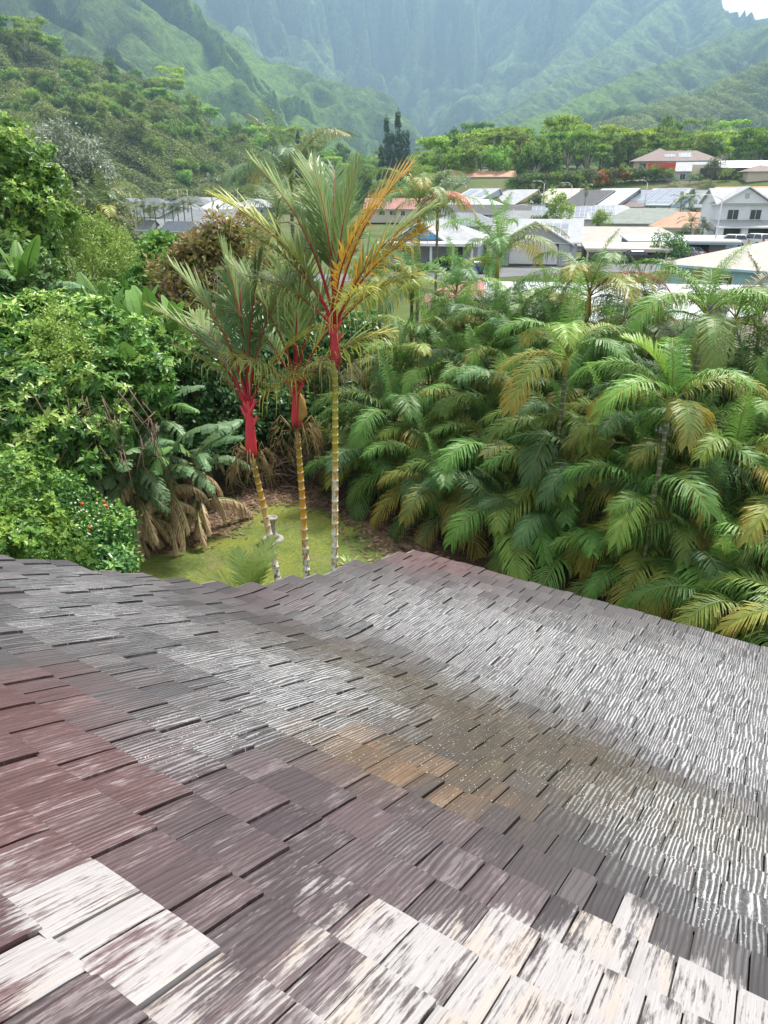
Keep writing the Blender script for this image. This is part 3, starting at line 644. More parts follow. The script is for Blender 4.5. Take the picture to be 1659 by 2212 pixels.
# palm fronds -------------------------------------------------------
def frond_mesh(name, Lf=2.0, e0=60, e1=-30, ns=42, ll=.5, w=.03, lift=.35, droop=.35, fwd=.6, t0=.14, seed=0, curl=0., mats=None, rrad=.014, tipdroop=1.0, loose=0):
    g = random.Random(seed); K = 14; pts = [Vector((0, 0, 0))]; els = []
    for i in range(K):
        t = i / K; e = R(e0 - (e0 - e1) * t ** 1.25); els.append(e); az = curl * t * t
        pts.append(pts[-1] + Vector((math.cos(e) * math.cos(az), math.cos(e) * math.sin(az), math.sin(e))) * Lf / K)
    mb = MB(); mb.tube(pts, [rrad * (1.3 - 1.15 * i / K) for i in range(K + 1)], 5, 1, [2.0] * (K + 1))
    vs = []; fs = []; tn = []
    for i in range(ns):
        t = t0 + (1 - t0) * (i + .5) / ns; f = t * K; j = min(K - 1, int(f)); p = pts[j].lerp(pts[j + 1], f - j)
        T = (pts[j + 1] - pts[j]).normalized(); Sd = Vector((-T.y, T.x, 0)); Sd = Sd.normalized() if Sd.length > .05 else Vector((0, 1, 0)); Up = T.cross(Sd)
        if Up.z < 0: Up = -Up
        q = (t - t0) / (1 - t0); l = ll * (.55 + .6 * math.sin(math.pi * min(1, q * .8 + .12)) ** .8) * (1 - .55 * q ** 3) * g.uniform(.85, 1.1)
        for sg in (-1, 1):
            f_ = fwd * (.6 + .9 * q ** 1.5) * g.uniform(.8, 1.2)
            d = (T * f_ + Sd * sg + Up * (lift * g.uniform(.6, 1.3))).normalized(); dr = droop * (g.uniform(.6, 1.4) if not loose else g.choice([.2, .3, .5, .6, .9, 1.5]))
            wv = (T - d * T.dot(d)).normalized() * w * .5 * g.uniform(.85, 1.15)
            b = len(vs); tt = q * .35
            for a_, wf in ((0, .45), (.33, 1.0), (.7, .75)):
                c = p + d * l * a_ + Vector((0, 0, -1)) * dr * l * a_ * a_ * tipdroop
                vs += [c - wv * wf, c + wv * wf]; tn += [min(.99, .3 + a_ * .5 + tt)] * 2
            vs.append(p + d * l * (1 - .25 * dr * tipdroop) + Vector((0, 0, -1)) * dr * l * tipdroop); tn.append(1.0)
            fs += [(b, b + 1, b + 3, b + 2), (b + 2, b + 3, b + 5, b + 4), (b + 4, b + 5, b + 6)]
    mb.add(vs, fs, 0, tn); return mb.mesh(name, mats or [M['frond'], M['frond']])
AREC = {}
for e0, vs_ in {80: [(80, 20), (84, 50)], 62: [(64, -35), (58, -50)], 42: [(48, -60), (40, -70)], 20: [(25, -75), (12, -80)], -10: [(0, -85)]}.items():
    AREC[e0] = [frond_mesh('frond', 2.05, a, b, 64, .52, .023, .45, .65, .85, .12, i + e0, curl=(.25 if i else -.2)) for i, (a, b) in enumerate(vs_)]
FAR = {e0: [frond_mesh('frond', 2.0, a, b, 20, .55, .06, .4, .45, .6, .15, 5 + e0)] for e0, (a, b) in {80: (82, 30), 62: (62, -45), 42: (44, -65), 20: (20, -78), -10: (-5, -86)}.items()}
GREENS = [(.12, .27, .055), (.16, .33, .06), (.20, .37, .07), (.12, .24, .09), (.23, .36, .07), (.14, .30, .06)]
OLDS = [(.32, .36, .07), (.38, .36, .08), (.26, .35, .07)]
M['areca_stem'] = None
n = N('areca_stem'); t_ = n.obj(); w_ = n.n('TexWave', wave_type='BANDS', bands_direction='Z'); w_.inputs['Scale'].default_value = 2.2; w_.inputs['Distortion'].default_value = .4; n.l(t_, w_.inputs['Vector'])
n.base(n.mix(n.rng(w_.outputs['Fac'], .75, .95), (.11, .12, .06), (.26, .24, .18)), .7, .3); M['areca_stem'] = n.m
M['shaft_yellow'] = paint((.34, .32, .08), .45, .3, 5); M['shaft_orange'] = paint((.42, .24, .06), .5, .3, 5); M['shaft_green'] = paint((.16, .22, .06), .45, .25, 5)
def stem_mesh(name, H, r, mat, lean=(0, 0), n=8, rings=True):
    mb = MB(); P = []; Q = []; K = max(4, int(H / .22)) if rings else 5
    for i in range(K + 1):
        t = i / K; x = lean[0] * t ** 1.5; y = lean[1] * t ** 1.5; P.append((x, y, H * t - .1)); Q.append(r * (1.15 - .3 * t))
        if rings and 0 < i < K: P.append((x, y, H * t - .085)); Q.append(r * (1.15 - .3 * t) * 1.12); P.append((x, y, H * t - .07)); Q.append(r * (1.15 - .3 * t))
    mb.tube(P, Q, n); return mb.mesh(name, mat)
def palm(name, label, base, H, scale=1.0, nf=11, group=None, lib=None, hues=None, lean=(0, 0), shaft='shaft_green', r=.05, seed=0, old=.3, spear=True, els=None, cat='palm tree', sh=.55, rzoff=0, oldhues=None, low=True):
    g = random.Random(seed); lib = lib or AREC; hues = hues or GREENS
    e = empty(name, base, label=label, cat=cat, group=group)
    link('stem', stem_mesh('stem', H, r, M['areca_stem'], lean, rings=H < 12), e)
    top = Vector((lean[0], lean[1], H - .12)); mb = MB()
    mb.tube([top, top + Vector((lean[0] * .05, lean[1] * .05, sh * .45)), top + Vector((lean[0] * .1, lean[1] * .1, sh))], [r * 1.25, r * 1.15, r * .55], 8); mb.build('crownshaft', M[shaft], e)
    ph = g.uniform(0, 6.28) + rzoff
    for i in range(nf):
        t = i / max(1, nf - 1)
        el = els[i % len(els)] if els else ([80, 80, 62, 62, 62, 62, 42, 42, 42, 20, 20, 20, -10][min(12, int(t * (12.9 if low else 9)))])
        o = link('frond', g.choice(lib[el]), e); o.location = top + Vector((lean[0] * .1, lean[1] * .1, sh * (1 - .3 * t)))
        o.rotation_euler = (g.uniform(-.12, .12), g.uniform(-.1, .1), ph + i * 2.399); k = scale * g.uniform(.85, 1.12) * (.8 if el == 80 else 1); o.scale = (k, k, k)
        h = g.choice(hues); al = 0.0
        if t > .55 and g.random() < old: h = g.choice(oldhues or OLDS); al = g.uniform(.35, .8)
        elif t > .3 and g.random() < .4: al = g.uniform(.2, .6)
        v = g.uniform(.85, 1.2); o.color = (h[0] * v, h[1] * v, h[2] * v, al)
    return e
# ------------------------------------------------------------------ the three red palms on the lawn
M['shaft_red'] = None
n = N('red_crownshaft'); f = n.noise(n.mapv(n.obj(), (1, 1, .3)), 6, 4, .6)
n.base(n.ramp(f, [(.3, (.26, .015, .03)), (.45, (.55, .03, .06)), (.6, (.60, .04, .05)), (.72, (.38, .07, .05))]), .42, .45); M['shaft_red'] = n.m
n = N('banded_palm_stem'); ob = n.obj(); t = n.attr('tone').outputs['Fac']; sz = n.n('SeparateXYZ'); n.l(ob, sz.inputs[0])
f = n.noise(ob, 5, 4, .7); f2 = n.noise(n.mapv(ob, (1, 1, .6)), 14, 4, .75)
green = n.mix(n.rng(sz.outputs[2], 2.6, 4.6), n.ramp(f, [(.3, (.48, .30, .02)), (.5, (.52, .22, .02)), (.7, (.42, .34, .03))]), n.ramp(f, [(.3, (.20, .26, .03)), (.5, (.40, .36, .03)), (.7, (.28, .26, .03))]))
low = n.ramp(f2, [(.35, (.05, .03, .02)), (.55, (.17, .08, .035)), (.7, (.30, .14, .05))])
hgt = n.rng(n.math('ADD', sz.outputs[2], n.math('MULTIPLY', f, 1.2)), 1.5, 2.3)
c = n.mix(hgt, low, green)
scar = n.rng(t, .45, .6)
lichen = n.math('MULTIPLY', n.rng(n.math('SUBTRACT', n.math('ADD', sz.outputs[2], f), n.math('MULTIPLY', n.attr('pale').outputs['Fac'], 2.2)), .8, 1.9, 1.25, .0), n.rng(f2, .44, .54), True)
c = n.mix(lichen, c, (.62, .62, .58))
c = n.mix(n.math('MULTIPLY', scar, n.rng(f2, .36, .6, .25, .9)), c, (.60, .58, .50)); n.base(c, .5, .45); n.bump(f2, .4, .01); M['banded'] = n.m
M['rachis_red'] = paint((.40, .02, .04), .4, .3, 6); M['spent'] = bark('spent_flower_branch', (.13, .085, .04), (.26, .19, .08), 14)
M['lipfrond'] = frondmat('stiff_palm_leaflet', .35)
def lip_lib(seed):
    mt = [M['lipfrond'], M['rachis_red']]; F = lambda *a, **k: frond_mesh('frond', *a, mats=mt, loose=1, **k)
    return {90: F(3.1, 88, 72, 46, 1.05, .048, .12, .16, 1.7, .30, seed, rrad=.030), 75: F(3.1, 80, 42, 46, 1.05, .046, .25, .30, 1.6, .30, seed + 1, rrad=.028),
            50: F(2.8, 66, 22, 44, 1.05, .044, .35, .50, 1.4, .28, seed + 2, rrad=.026), 25: F(2.5, 50, 8, 42, 1.05, .042, .35, .75, 1.25, .28, seed + 3, rrad=.024), 0: F(2.2, 34, -15, 40, 1.0, .040, .25, .9, 1.1, .28, seed + 4, rrad=.022)}
LIP = lip_lib(70)
GL = (.25, .36, .13); GD = (.17, .30, .13); GY = (.48, .52, .11); GO = (.80, .48, .07)
def lipstick(label, foot, Yd, shaft_uv, shaft_top, fronds, pale, sprays, knees=None, sidespathe=False):
    """foot / shaft points given in picture units, Yd metres ahead"""
    ft = at(foot[0], foot[1], Yd); d = Vector((ft.x, Yd, 0)); sb = at(shaft_uv[0], shaft_uv[1], Yd); st = at(shaft_top[0], shaft_top[1], Yd)
    slope = (sb.x - ft.x) / (sb.z - ft.z); base = Vector((ft.x - slope * ft.z * 1.0, Yd, 0))
    e = empty('lipstick_palm', base, label=label, cat='palm tree', group='red-shafted palms on the lawn')
    mb = MB(); L = sb - base; P = []; Q = []; T = []; z = 0; K = 0; H = L.z; r0 = .068
    g = random.Random(int(foot[0])); zz = 0.; 
    while zz < H:
        t = zz / H; r = r0 * (1.12 - .38 * t); c = L * t + Vector((0, .15 * math.sin(t * 3.14), 0)) ; iv = (.30 - .17 * t) * g.uniform(.85, 1.15)
        for dz, rf, tn in ((0, .96, 0), (iv - .034, .96, 0), (iv - .024, 1.07, 1), (iv - .010, 1.09, 1), (iv - .003, .98, 1)):
            q = min(1, (zz + dz) / H); P.append(L * q + Vector((0, .15 * math.sin(q * 3.14), 0))); Q.append(r * rf); T.append(tn)
        zz += iv
    P[0] = Vector((0, 0, -.15)); mb.tube(P, Q, 14, 0, T); me = mb.mesh('stem', M['banded'])
    a = me.attributes.new('pale', 'FLOAT', 'POINT'); a.data.foreach_set('value', [pale] * len(me.vertices)); link('stem', me, e)
    s0 = sb - base; s1 = st - base; ax = s1 - s0; mb = MB(); r = .10
    mb.tube([s0 - ax * .03, s0 + ax * .05, s0 + ax * .25, s0 + ax * .5, s0 + ax * .75, s0 + ax], [r * .72, r * 1.0, r * 1.05, r * .85, r * .65, r * .4], 14)
    for k, (q, dirx) in enumerate(((.42, 1), (.6, -1), (.72, 1), (.8, -1))):   # split sheaths leaving the shaft
        p = s0 + ax * q; mb.tube([p, p + ax * .12 + Vector((dirx * .05, -.02, 0)), p + ax * .3 + Vector((dirx * .14, -.03, .02))], [r * .6, r * .4, r * .16], 8)
    mb.build('crownshaft', M['shaft_red'], e)
    for (lib, az, tilt, sc, hue, al, q) in fronds:
        o = link('frond', LIP[lib], e); o.location = s0 + ax * q; o.rotation_euler = (0, 0, 0)
        o.matrix_local = Matrix.Translation(s0 + ax * q) @ Matrix.Rotation(R(az), 4, 'Z') @ Matrix.Rotation(R(tilt), 4, 'X') @ Matrix.Scale(sc, 4)
        o.color = (*hue, al * (.35 if hue is GO else .45))
    for (q, nb, seed) in sprays:                                   # spent flower branches round the shaft foot
        g = random.Random(seed); mb = MB(); p0 = s0 + ax * q
        for i in range(nb):
            a_ = g.uniform(0, 6.28); rr = g.uniform(.25, .5); d = Vector((math.cos(a_), math.sin(a_), 0)); b0 = p0 + d * .08
            mid = b0 + d * rr * .5 + Vector((0, 0, g.uniform(.02, .3))); en = b0 + d * rr + Vector((0, 0, -g.uniform(.1, .7)))
            mb.tube([b0, mid, mid.lerp(en, .5) + d * .08, en], [.014, .010, .007, .004], 4)
            for k in range(3):
                m2 = mid.lerp(en, g.uniform(.1, .7)); e2 = m2 + Vector((g.uniform(-.25, .25), g.uniform(-.25, .25), -g.uniform(.1, .5))); mb.tube([m2, m2.lerp(e2, .5) + d * .06, e2], [.007, .005, .003], 3)
        mb.build('flower_stalks', M['spent'], e)
    if sidespathe:
        mb = MB(); p = s0 + ax * .18; mb.tube([p + Vector((.05, -.05, -.05)), p + Vector((.13, -.08, .12)), p + Vector((.12, -.06, .38)), p + Vector((.09, -.05, .5))], [.03, .09, .06, .012], 10); mb.build('flower_sheath', M['shaft_orange'], e)
    return e
# frond tuple: (mesh, azimuth deg from +X (90 = away), roll, scale, hue, age, place on shaft)
P1 = lipstick('leaning red palm nearest the birdbath, lowest crown to the left', (598, 1255), 12.6, (544, 985), (536, 866),
  [(90, 178, 16, .92, GL, .2, .95), (75, 176, 4, .88, GL, .3, .9), (50, 182, 10, .86, GL, .6, .88), (75, 30, 0, .86, GL, .3, .9), (90, 0, -6, .86, GD, .2, .92), (50, 355, 0, .72, GY, .5, .85), (25, 335, -10, .6, GY, .7, .8), (75, 100, 0, .85, GD, .2, .9), (50, 205, 0, .62, GL, .6, .8), (50, 140, 0, .8, GL, .3, .8)], .55, [(.0, 34, 3)])
P2 = lipstick('middle red palm of the three, thin stem with an orange flower sheath', (661, 1240), 12.9, (641, 920), (640, 830),
  [(75, 100, 0, .84, GL, .35, .95), (50, 8, 0, .88, GY, .6, .9), (25, 352, 0, .84, GY, .7, .85), (75, 20, 0, .84, GL, .4, .9), (75, 176, 0, .80, GL, .4, .9), (25, 200, 0, .6, GY, .8, .8), (50, 160, 0, .78, GL, .35, .85), (90, 40, 0, .86, GL, .2, .95), (25, 300, 0, .6, GL, .9, .8), (25, 240, 0, .6, GL, .6, .8)], .3, [(-.1, 28, 8)], sidespathe=True)
P3 = lipstick('tallest red palm, straight stem white with lichen and one orange frond', (722, 1225), 12.6, (724, 792), (722, 690),
  [(90, 170, 8, .84, GL, .15, .95), (90, 20, 6, .82, GL, .15, .95), (75, 90, 0, .88, GD, .2, .95), (75, 178, 0, .92, GL, .35, .9), (50, 181, 0, 1.0, GY, .5, .88), (75, 2, 14, .90, GO, .7, .88), (50, 350, -20, .80, GO, .8, .85), (75, 345, 25, .80, GO, .5, .86), (50, 12, 0, .95, GL, .5, .82), (25, 350, 0, .7, GY, .8, .8), (25, 200, 0, .7, GL, .6, .8), (75, 130, 10, .95, GL, .3, .9), (50, 200, 0, .75, GL, .5, .84), (25, 300, 0, .6, GY, .5, .84)], 1.0, [(.02, 12, 5)])

# ------------------------------------------------------------------ the areca hedge
g = random.Random(21)
hedge0 = [(-.9, 20.0), (1.3, 18.2), (3.2, 16.1), (5.1, 13.8), (7.2, 11.4), (9.6, 9.2)]
def hline(t):
    f = t * (len(hedge0) - 1); i = min(len(hedge0) - 2, int(f)); a, b = hedge0[i], hedge0[i + 1]; return a[0] + (b[0] - a[0]) * (f - i), a[1] + (b[1] - a[1]) * (f - i)
GRP = 'arching palms of the tall hedge'
nrow = 0
for row, (off, cnt, h0, h1, sc) in enumerate([(0.0, 17, .25, .9, 1.05), (.9, 16, 1.0, 1.9, 1.15), (1.9, 15, 2.0, 2.9, 1.1), (3.1, 14, 2.9, 3.7, 1.05), (4.4, 13, 3.4, 4.2, 1.05), (5.9, 10, 3.4, 4.2, 1.2), (7.4, 8, 3.2, 4.0, 1.2)]):
    for i in range(cnt):
        t = (i + .5 + g.uniform(-.3, .3)) / cnt; x, y = hline(t); x += off * .67 + g.uniform(-.25, .25); y += off * .74 + g.uniform(-.25, .25)
        H = g.uniform(h0, h1) * (1 - (.10 if row < 3 else .30) * t); nf = 13 if row < 3 else 12
        palm('areca_palm', 'arching green palm with yellowing tips in the tall hedge right of the lawn', (x, y, float(G0(x, y))), H, sc * g.uniform(.9, 1.1), nf, GRP, seed=row * 50 + i, old=.34 if row < 5 else .2, r=.04,
             shaft=g.choice(['shaft_green', 'shaft_yellow', 'shaft_green']), rzoff=-1.5, lean=(g.uniform(-.4, .1), g.uniform(-.5, .1)), hues=[tuple(c * hv for c in h_) for h_ in GREENS for hv in (.62, .8, 1.0)])
# taller heads that stand above the hedge
def headpalm(u, v, Y, label, r=.07, **kw):
    """crown centre at (u, v)"""
    p = at(u, v, Y); z = float(G0(p.x, p.y)); return palm('areca_palm', label, (p.x, p.y, z), p.z - z - .3, group=None, r=r, **kw)
BR = [(.16, .32, .06), (.21, .40, .07), (.13, .26, .07)]
headpalm(1075, 575, 27, 'tall green palm with a round head before the white garage', scale=1.25, nf=11, seed=901, hues=BR, sh=.9, shaft='shaft_yellow', old=.1, els=[80, 80, 62, 62, 62, 42, 62, 42, 20, 42, 20])
headpalm(1272, 650, 20, 'tall palm with an orange crownshaft and one reddish dead frond', scale=1.15, nf=11, seed=902, hues=[(.19, .30, .10), (.16, .27, .09)], sh=.7, shaft='shaft_orange', old=.3, els=[80, 62, 62, 62, 42, 42, 42, 62, 20, 20, 42])
headpalm(1523, 690, 16, 'tall palm with a swollen lime crownshaft before the brown shingle roof', r=.075, scale=1.15, nf=10, seed=903, hues=BR, sh=.6, shaft='shaft_yellow', old=.2, els=[80, 62, 62, 62, 42, 42, 62, 20, 42, 20])
headpalm(1590, 690, 17.5, 'thin palm with bronze fronds at the far right beside the lime one', r=.045, scale=1.1, nf=7, seed=904, hues=[(.12, .14, .05), (.17, .13, .05)], sh=.5, shaft='shaft_yellow', old=.6, els=[62, 62, 42, 20, 42, 20, -10])
headpalm(905, 470, 38, 'slender palm with one orange-red dead frond before the far roofs', r=.09, scale=1.5, nf=10, seed=905, hues=[(.20, .30, .11), (.23, .32, .10)], sh=1.3, shaft='shaft_orange', old=.1, els=[80, 62, 62, 42, 62, 42, 20, 42, 62, 20], lib=AREC)
headpalm(945, 480, 40, 'second slender palm right behind the one with the orange-red frond', r=.08, scale=1.3, nf=9, seed=906, hues=[(.20, .30, .11)], sh=1.0, shaft='shaft_yellow', old=.1, els=[80, 62, 62, 42, 42, 62, 20, 42])
headpalm(628, 410, 36, 'big arching grey-green palm behind the tallest red palm', r=.10, scale=1.9, nf=12, seed=907, hues=[(.18, .27, .15), (.20, .30, .16)], sh=1.0, shaft='shaft_green', old=.0, els=[80, 62, 62, 42, 62, 42, 20, 42, 62, 20])
headpalm(600, 490, 30, 'low grey-green palm between the bronze tree and the tallest red palm', r=.09, scale=1.3, nf=10, seed=908, hues=[(.19, .28, .14)], sh=.8, shaft='shaft_green', old=.1)
headpalm(890, 625, 26, 'broad dark palm in front of the parked blue car', r=.07, scale=1.15, nf=11, seed=909, hues=GREENS, old=.1, shaft='shaft_green')
headpalm(985, 640, 24, 'palm with one bright new leaf before the pinkish roof', r=.07, scale=1.05, nf=11, seed=910, hues=GREENS, old=.2, shaft='shaft_orange')
headpalm(820, 610, 27, 'dull green palm half hidden by the orange frond of the tallest red palm', r=.07, scale=1.1, nf=11, seed=911, hues=GREENS, old=.3)
headpalm(1180, 665, 25, 'bushy palm left of the orange-shafted one', r=.06, scale=1.1, nf=10, seed=912, hues=GREENS, old=.2)
headpalm(1395, 700, 19, 'fine-leaved palm before the pale grey roof', r=.05, scale=1.0, nf=11, seed=913, hues=[(.09, .16, .05), (.13, .20, .06)], old=.3)
headpalm(1645, 700, 21, 'pale palm cut by the right edge of the picture', r=.06, scale=1.2, nf=9, seed=914, hues=[(.14, .18, .07)], old=.4)
headpalm(1225, 770, 15.4, 'upright palm with spreading yellow-edged fronds above the middle of the hedge', r=.05, scale=1.0, nf=10, seed=915, hues=BR, sh=.5, shaft='shaft_yellow', old=.4, els=[80, 62, 62, 42, 62, 42, 20, 42, 20, 20])
headpalm(1450, 860, 12.8, 'palm with a brilliant lime new leaf in the right of the hedge', r=.045, scale=.95, nf=10, seed=916, hues=BR, sh=.4, shaft='shaft_yellow', old=.4)
sp = link('frond', frond_mesh('frond', 1.5, 70, 8, 40, .5, .045, .5, .1, .9, .15, 44)); sp.location = at(1450, 872, 12.8) + Vector((0, 0, .1)); sp.rotation_euler = (0, 0, R(150)); sp.color = (.26, .42, .04, 0)
_hp = [o for o in COL.objects if o.name.startswith('areca_palm') and o.get('label', '').startswith('palm with a brilliant')][0]
sp.parent = _hp; sp.location = sp.location - _hp.location
def deadfrond(palmlabel, az, hue, sc, dz):
    h = [o for o in COL.objects if o.get('label', '') == palmlabel][0]; cs = [c for c in h.children if c.name.startswith('frond')][0]
    o = link('frond', AREC[42][0], h, label='dead ' + ('orange-red' if hue[1] > .09 else 'dusky red') + ' frond'); o.location = cs.location + Vector((0, 0, dz)); o.rotation_euler = (0, 0, R(az)); o.scale = (sc, sc, sc); o.color = (*hue, 0)
deadfrond('slender palm with one orange-red dead frond before the far roofs', -25, (.62, .14, .05), 1.5, -.5)
deadfrond('tall palm with an orange crownshaft and one reddish dead frond', -20, (.30, .06, .06), 1.15, -.1)

# ------------------------------------------------------------------ bananas
n = N('banana_leaf'); t = n.attr('tone').outputs['Fac']; oi = n.n('ObjectInfo').outputs['Color']; f = n.noise(n.obj(), 2, 3)
c = n.mix(n.rng(t, .9, 1.0), oi, (.20, .26, .07)); c = n.mix(n.rng(f, .35, .65, 0, .4), c, n.mix(1.0, c, (.5, .55, .5), 'MULTIPLY')); c = n.mix(n.rng(n.noise(n.mapv(n.obj(), (8, 1.5, 1.5)), 6, 3), .4, .7, 0, .35), c, n.mix(1.0, c, (1.5, 1.45, 1.3), 'MULTIPLY')); n.base(c, .5, .35); n.translucent(c, .25); M['banana'] = n.m
M['banana_stem'] = bark('banana_stem', (.10, .11, .04), (.22, .17, .09), 4)
def blade_mesh(Lf, wd, e0, e1, seed, tear=.5, shrivel=0.):
    g = random.Random(seed); K = 26; vs = []; fs = []; tn = []; p = Vector((0, 0, 0)); mid = []
    for i in range(K + 1):
        t = i / K; e = R(e0 - (e0 - e1) * t ** 1.3); mid.append((p.copy(), e)); p = p + Vector((math.cos(e), 0, math.sin(e))) * Lf / K
    mb = MB(); mb.tube([m[0] for m in mid[::3]], [.028 * (1.1 - .95 * i / 9) for i in range(len(mid[::3]))], 5, 0, [1.0] * len(mid[::3]))
    st = 4
    for sg in (-1, 1):
        i = st
        while i < K:
            j = min(K, i + (1 if shrivel else g.choice([1, 1, 1, 2] if tear > .3 else [6, 9]))); dr = g.uniform(.1, .5) + tear * g.uniform(0, 1.3) + shrivel * g.uniform(.6, 1.4); lift = g.uniform(.1, .35) * (1 - shrivel)
            sk = g.uniform(-.12, .12) * tear
            for k in range(i, j + 1):
                q, e = mid[k]; t = (k - st) / (K - st); w = wd * (math.sin(math.pi * min(1, t * .86 + .12)) ** .6) * (1 - shrivel * .12)
                gap = .012 if (k == j and tear > .3) else 0; bx = Vector((math.cos(e), 0, math.sin(e))) * (-gap)
                T = Vector((math.cos(e), 0, math.sin(e))); Up = Vector((-math.sin(e), 0, math.cos(e)))
                for m_ in range(4):
                    a_ = m_ / 3; vs.append(q + bx * a_ + Vector((0, sg, 0)) * w * a_ * (1 - .25 * dr * a_) + Up * w * a_ * lift - Vector((0, 0, 1)) * dr * w * a_ * a_ + T * (sk + .18 * shrivel * g.uniform(-1, 1)) * a_ * w); tn.append(.2 + .3 * a_)
                b = len(vs) - 4
                if k > i: fs += [(b - 4 + m_, b + m_, b + m_ + 1, b - 3 + m_) for m_ in range(3)]
            i = j
    mb.add(vs, fs, 0, tn); return mb.mesh('leaf', M['banana'])
BAN = {'up': [blade_mesh(1.9, .27, 82, 55, 1, .1), blade_mesh(1.8, .26, 78, 35, 2, .2)], 'mid': [blade_mesh(1.9, .30, 60, -25, 3, .5), blade_mesh(1.8, .28, 48, -45, 4, .8), blade_mesh(1.7, .28, 55, -10, 5, .4)], 'low': [blade_mesh(1.7, .27, 25, -65, 6, .9), blade_mesh(1.6, .25, 10, -75, 7, 1.0)], 'dead': [blade_mesh(1.5, .20, -20, -88, 8, 1., 1.), blade_mesh(1.4, .18, -45, -90, 9, 1., 1.), blade_mesh(1.7, .2, 5, -88, 10, 1., .9)]}
def banana(label, u, v, Y, H, seed, spec, sc=1.0, name='banana_plant', group=None):
    g = random.Random(seed); b = at(u, v, Y); z = G(b.x, b.y) if v is not None else 0; b.z = z
    e = empty(name, b, label=label, cat='banana plant', group=group); mb = MB(); lx, ly = g.uniform(-.3, .3), g.uniform(-.2, .2)
    mb.tube([(0, 0, -.1), (lx * .4, ly * .4, H * .5), (lx, ly, H)], [.13, .10, .06], 10); mb.build('stem', M['banana_stem'], e); i = 0; ph = g.uniform(0, 6)
    for kind, cnt in spec:
        for _ in range(cnt):
            o = link('leaf' if kind != 'dead' else 'dead_leaf', g.choice(BAN[kind]), e); o.location = (lx, ly, H - {'up': 0, 'mid': .05, 'low': .15, 'dead': .35}[kind] - (g.uniform(0, H * .45) if kind == 'dead' else 0))
            o.rotation_euler = (g.uniform(-.25, .25), 0, ph + i * 2.4 + g.uniform(-.3, .3)); k = sc * g.uniform(.8, 1.15); o.scale = (k, k, k); i += 1
            h = {'up': (.16, .32, .06), 'mid': (.12, .22, .10), 'low': (.14, .23, .11), 'dead': (.50, .36, .23)}[kind]; w = g.uniform(.7, 1.3)
            if kind == 'mid' and g.random() < .25: h = (.14, .30, .07)
            o.color = (h[0] * w, h[1] * w, h[2] * w, 1)
    return e
for i, (u, Y, H, sp_) in enumerate([(300, 15.6, 2.0, [('mid', 5), ('low', 4), ('dead', 13)]), (345, 15.8, 2.3, [('up', 1), ('mid', 5), ('low', 4), ('dead', 14)]), (400, 16.0, 2.2, [('mid', 5), ('low', 4), ('dead', 14)]), (440, 16.6, 2.0, [('mid', 4), ('low', 3), ('dead', 12)]), (365, 17.0, 3.0, [('up', 2), ('mid', 5), ('low', 2), ('dead', 4)]), (275, 16.6, 2.9, [('up', 1), ('mid', 5), ('low', 2), ('dead', 3)])]):
    banana('banana plant with torn leaves and a skirt of dead brown ones at the lawn edge', u, 1180, Y, H, 30 + i, sp_, group='bananas at the lawn edge')
for i, (u, Y, H) in enumerate([(15, 20, 4.9), (75, 20, 4.7), (225, 20.5, 4.0), (310, 20.5, 3.9), (350, 20, 3.8), (390, 19.5, 3.7), (425, 19, 3.6)]):
    banana('upright banana plant rising behind the glossy shrubs on the bank', u, 760, Y, H, 60 + i, [('up', 5), ('mid', 5), ('dead', 1)], group='bananas behind the glossy shrubs')

# ------------------------------------------------------------------ shrubs and trees on the left
def B(u, v, Y, rx, ry=None, rz=None): p = at(u, v, Y); return (tuple(p), (rx, ry or rx, rz or rx * .8))
def foot(u, v, Y): p = at(u, v, Y); return (p.x, p.y, G(p.x, p.y))
tree('hibiscus_bush', 'bright yellow-green bush at the left edge above the roof', 'bush', foot(20, 1200, 10.5), [B(10, 1075, 11.5, .9), B(60, 1180, 10.8, .7), B(-40, 1180, 10.5, .9), B(120, 1215, 10.8, .5), B(20, 1235, 10.2, .8)], M['lf_bright'], .05, nsub=150, subr=.26, per=16, whorl=7, L=.10, W=.032, seed=3)
hb = tree('hibiscus_bush', 'grey-green bush with white buds and red flowers by the roof edge', 'bush', foot(170, 1200, 12.5), [B(150, 1110, 13, .75), B(90, 1090, 12.8, .7), B(210, 1150, 12.8, .65), B(170, 1200, 12.2, .7), B(240, 1205, 12.3, .45), B(90, 1180, 12.0, .6)], M['lf_mid'], .05, nsub=150, subr=.28, per=60, L=.085, W=.03, seed=4, color=(1.1, 1.15, 1.3, 1))
g = random.Random(9); mbr = MB(); mbw = MB(); hbl = hb.location
for i in range(40):
    p = at(g.uniform(60, 250), g.uniform(1085, 1210), 11.9 + g.uniform(-.3, .2)) - hbl; red_ = i < 6; r = .035 if red_ else .022
    (mbr if red_ else mbw).lathe([(.002, -r), (r * .8, -r * .3), (r, r * .4), (r * .5, r)], 6, c=tuple(p))
M['red_petal'] = paint((.6, .02, .02), .5); M['bud'] = paint((.62, .60, .52), .6)
mbr.build('red_flowers', M['red_petal'], hb); mbw.build('white_buds', M['bud'], hb)
tree('shrub', 'low dark-leaved shrub between the white-budded bush and the lawn', 'shrub', foot(250, 1240, 12.2), [B(225, 1215, 12.3, .5), B(205, 1240, 11.8, .45), B(215, 1150, 13.4, .6)], M['lf_dark'], .04, nsub=60, subr=.22, per=9, whorl=7, L=.22, W=.045, seed=5, color=(1.5, 1.5, 1.5, 1))
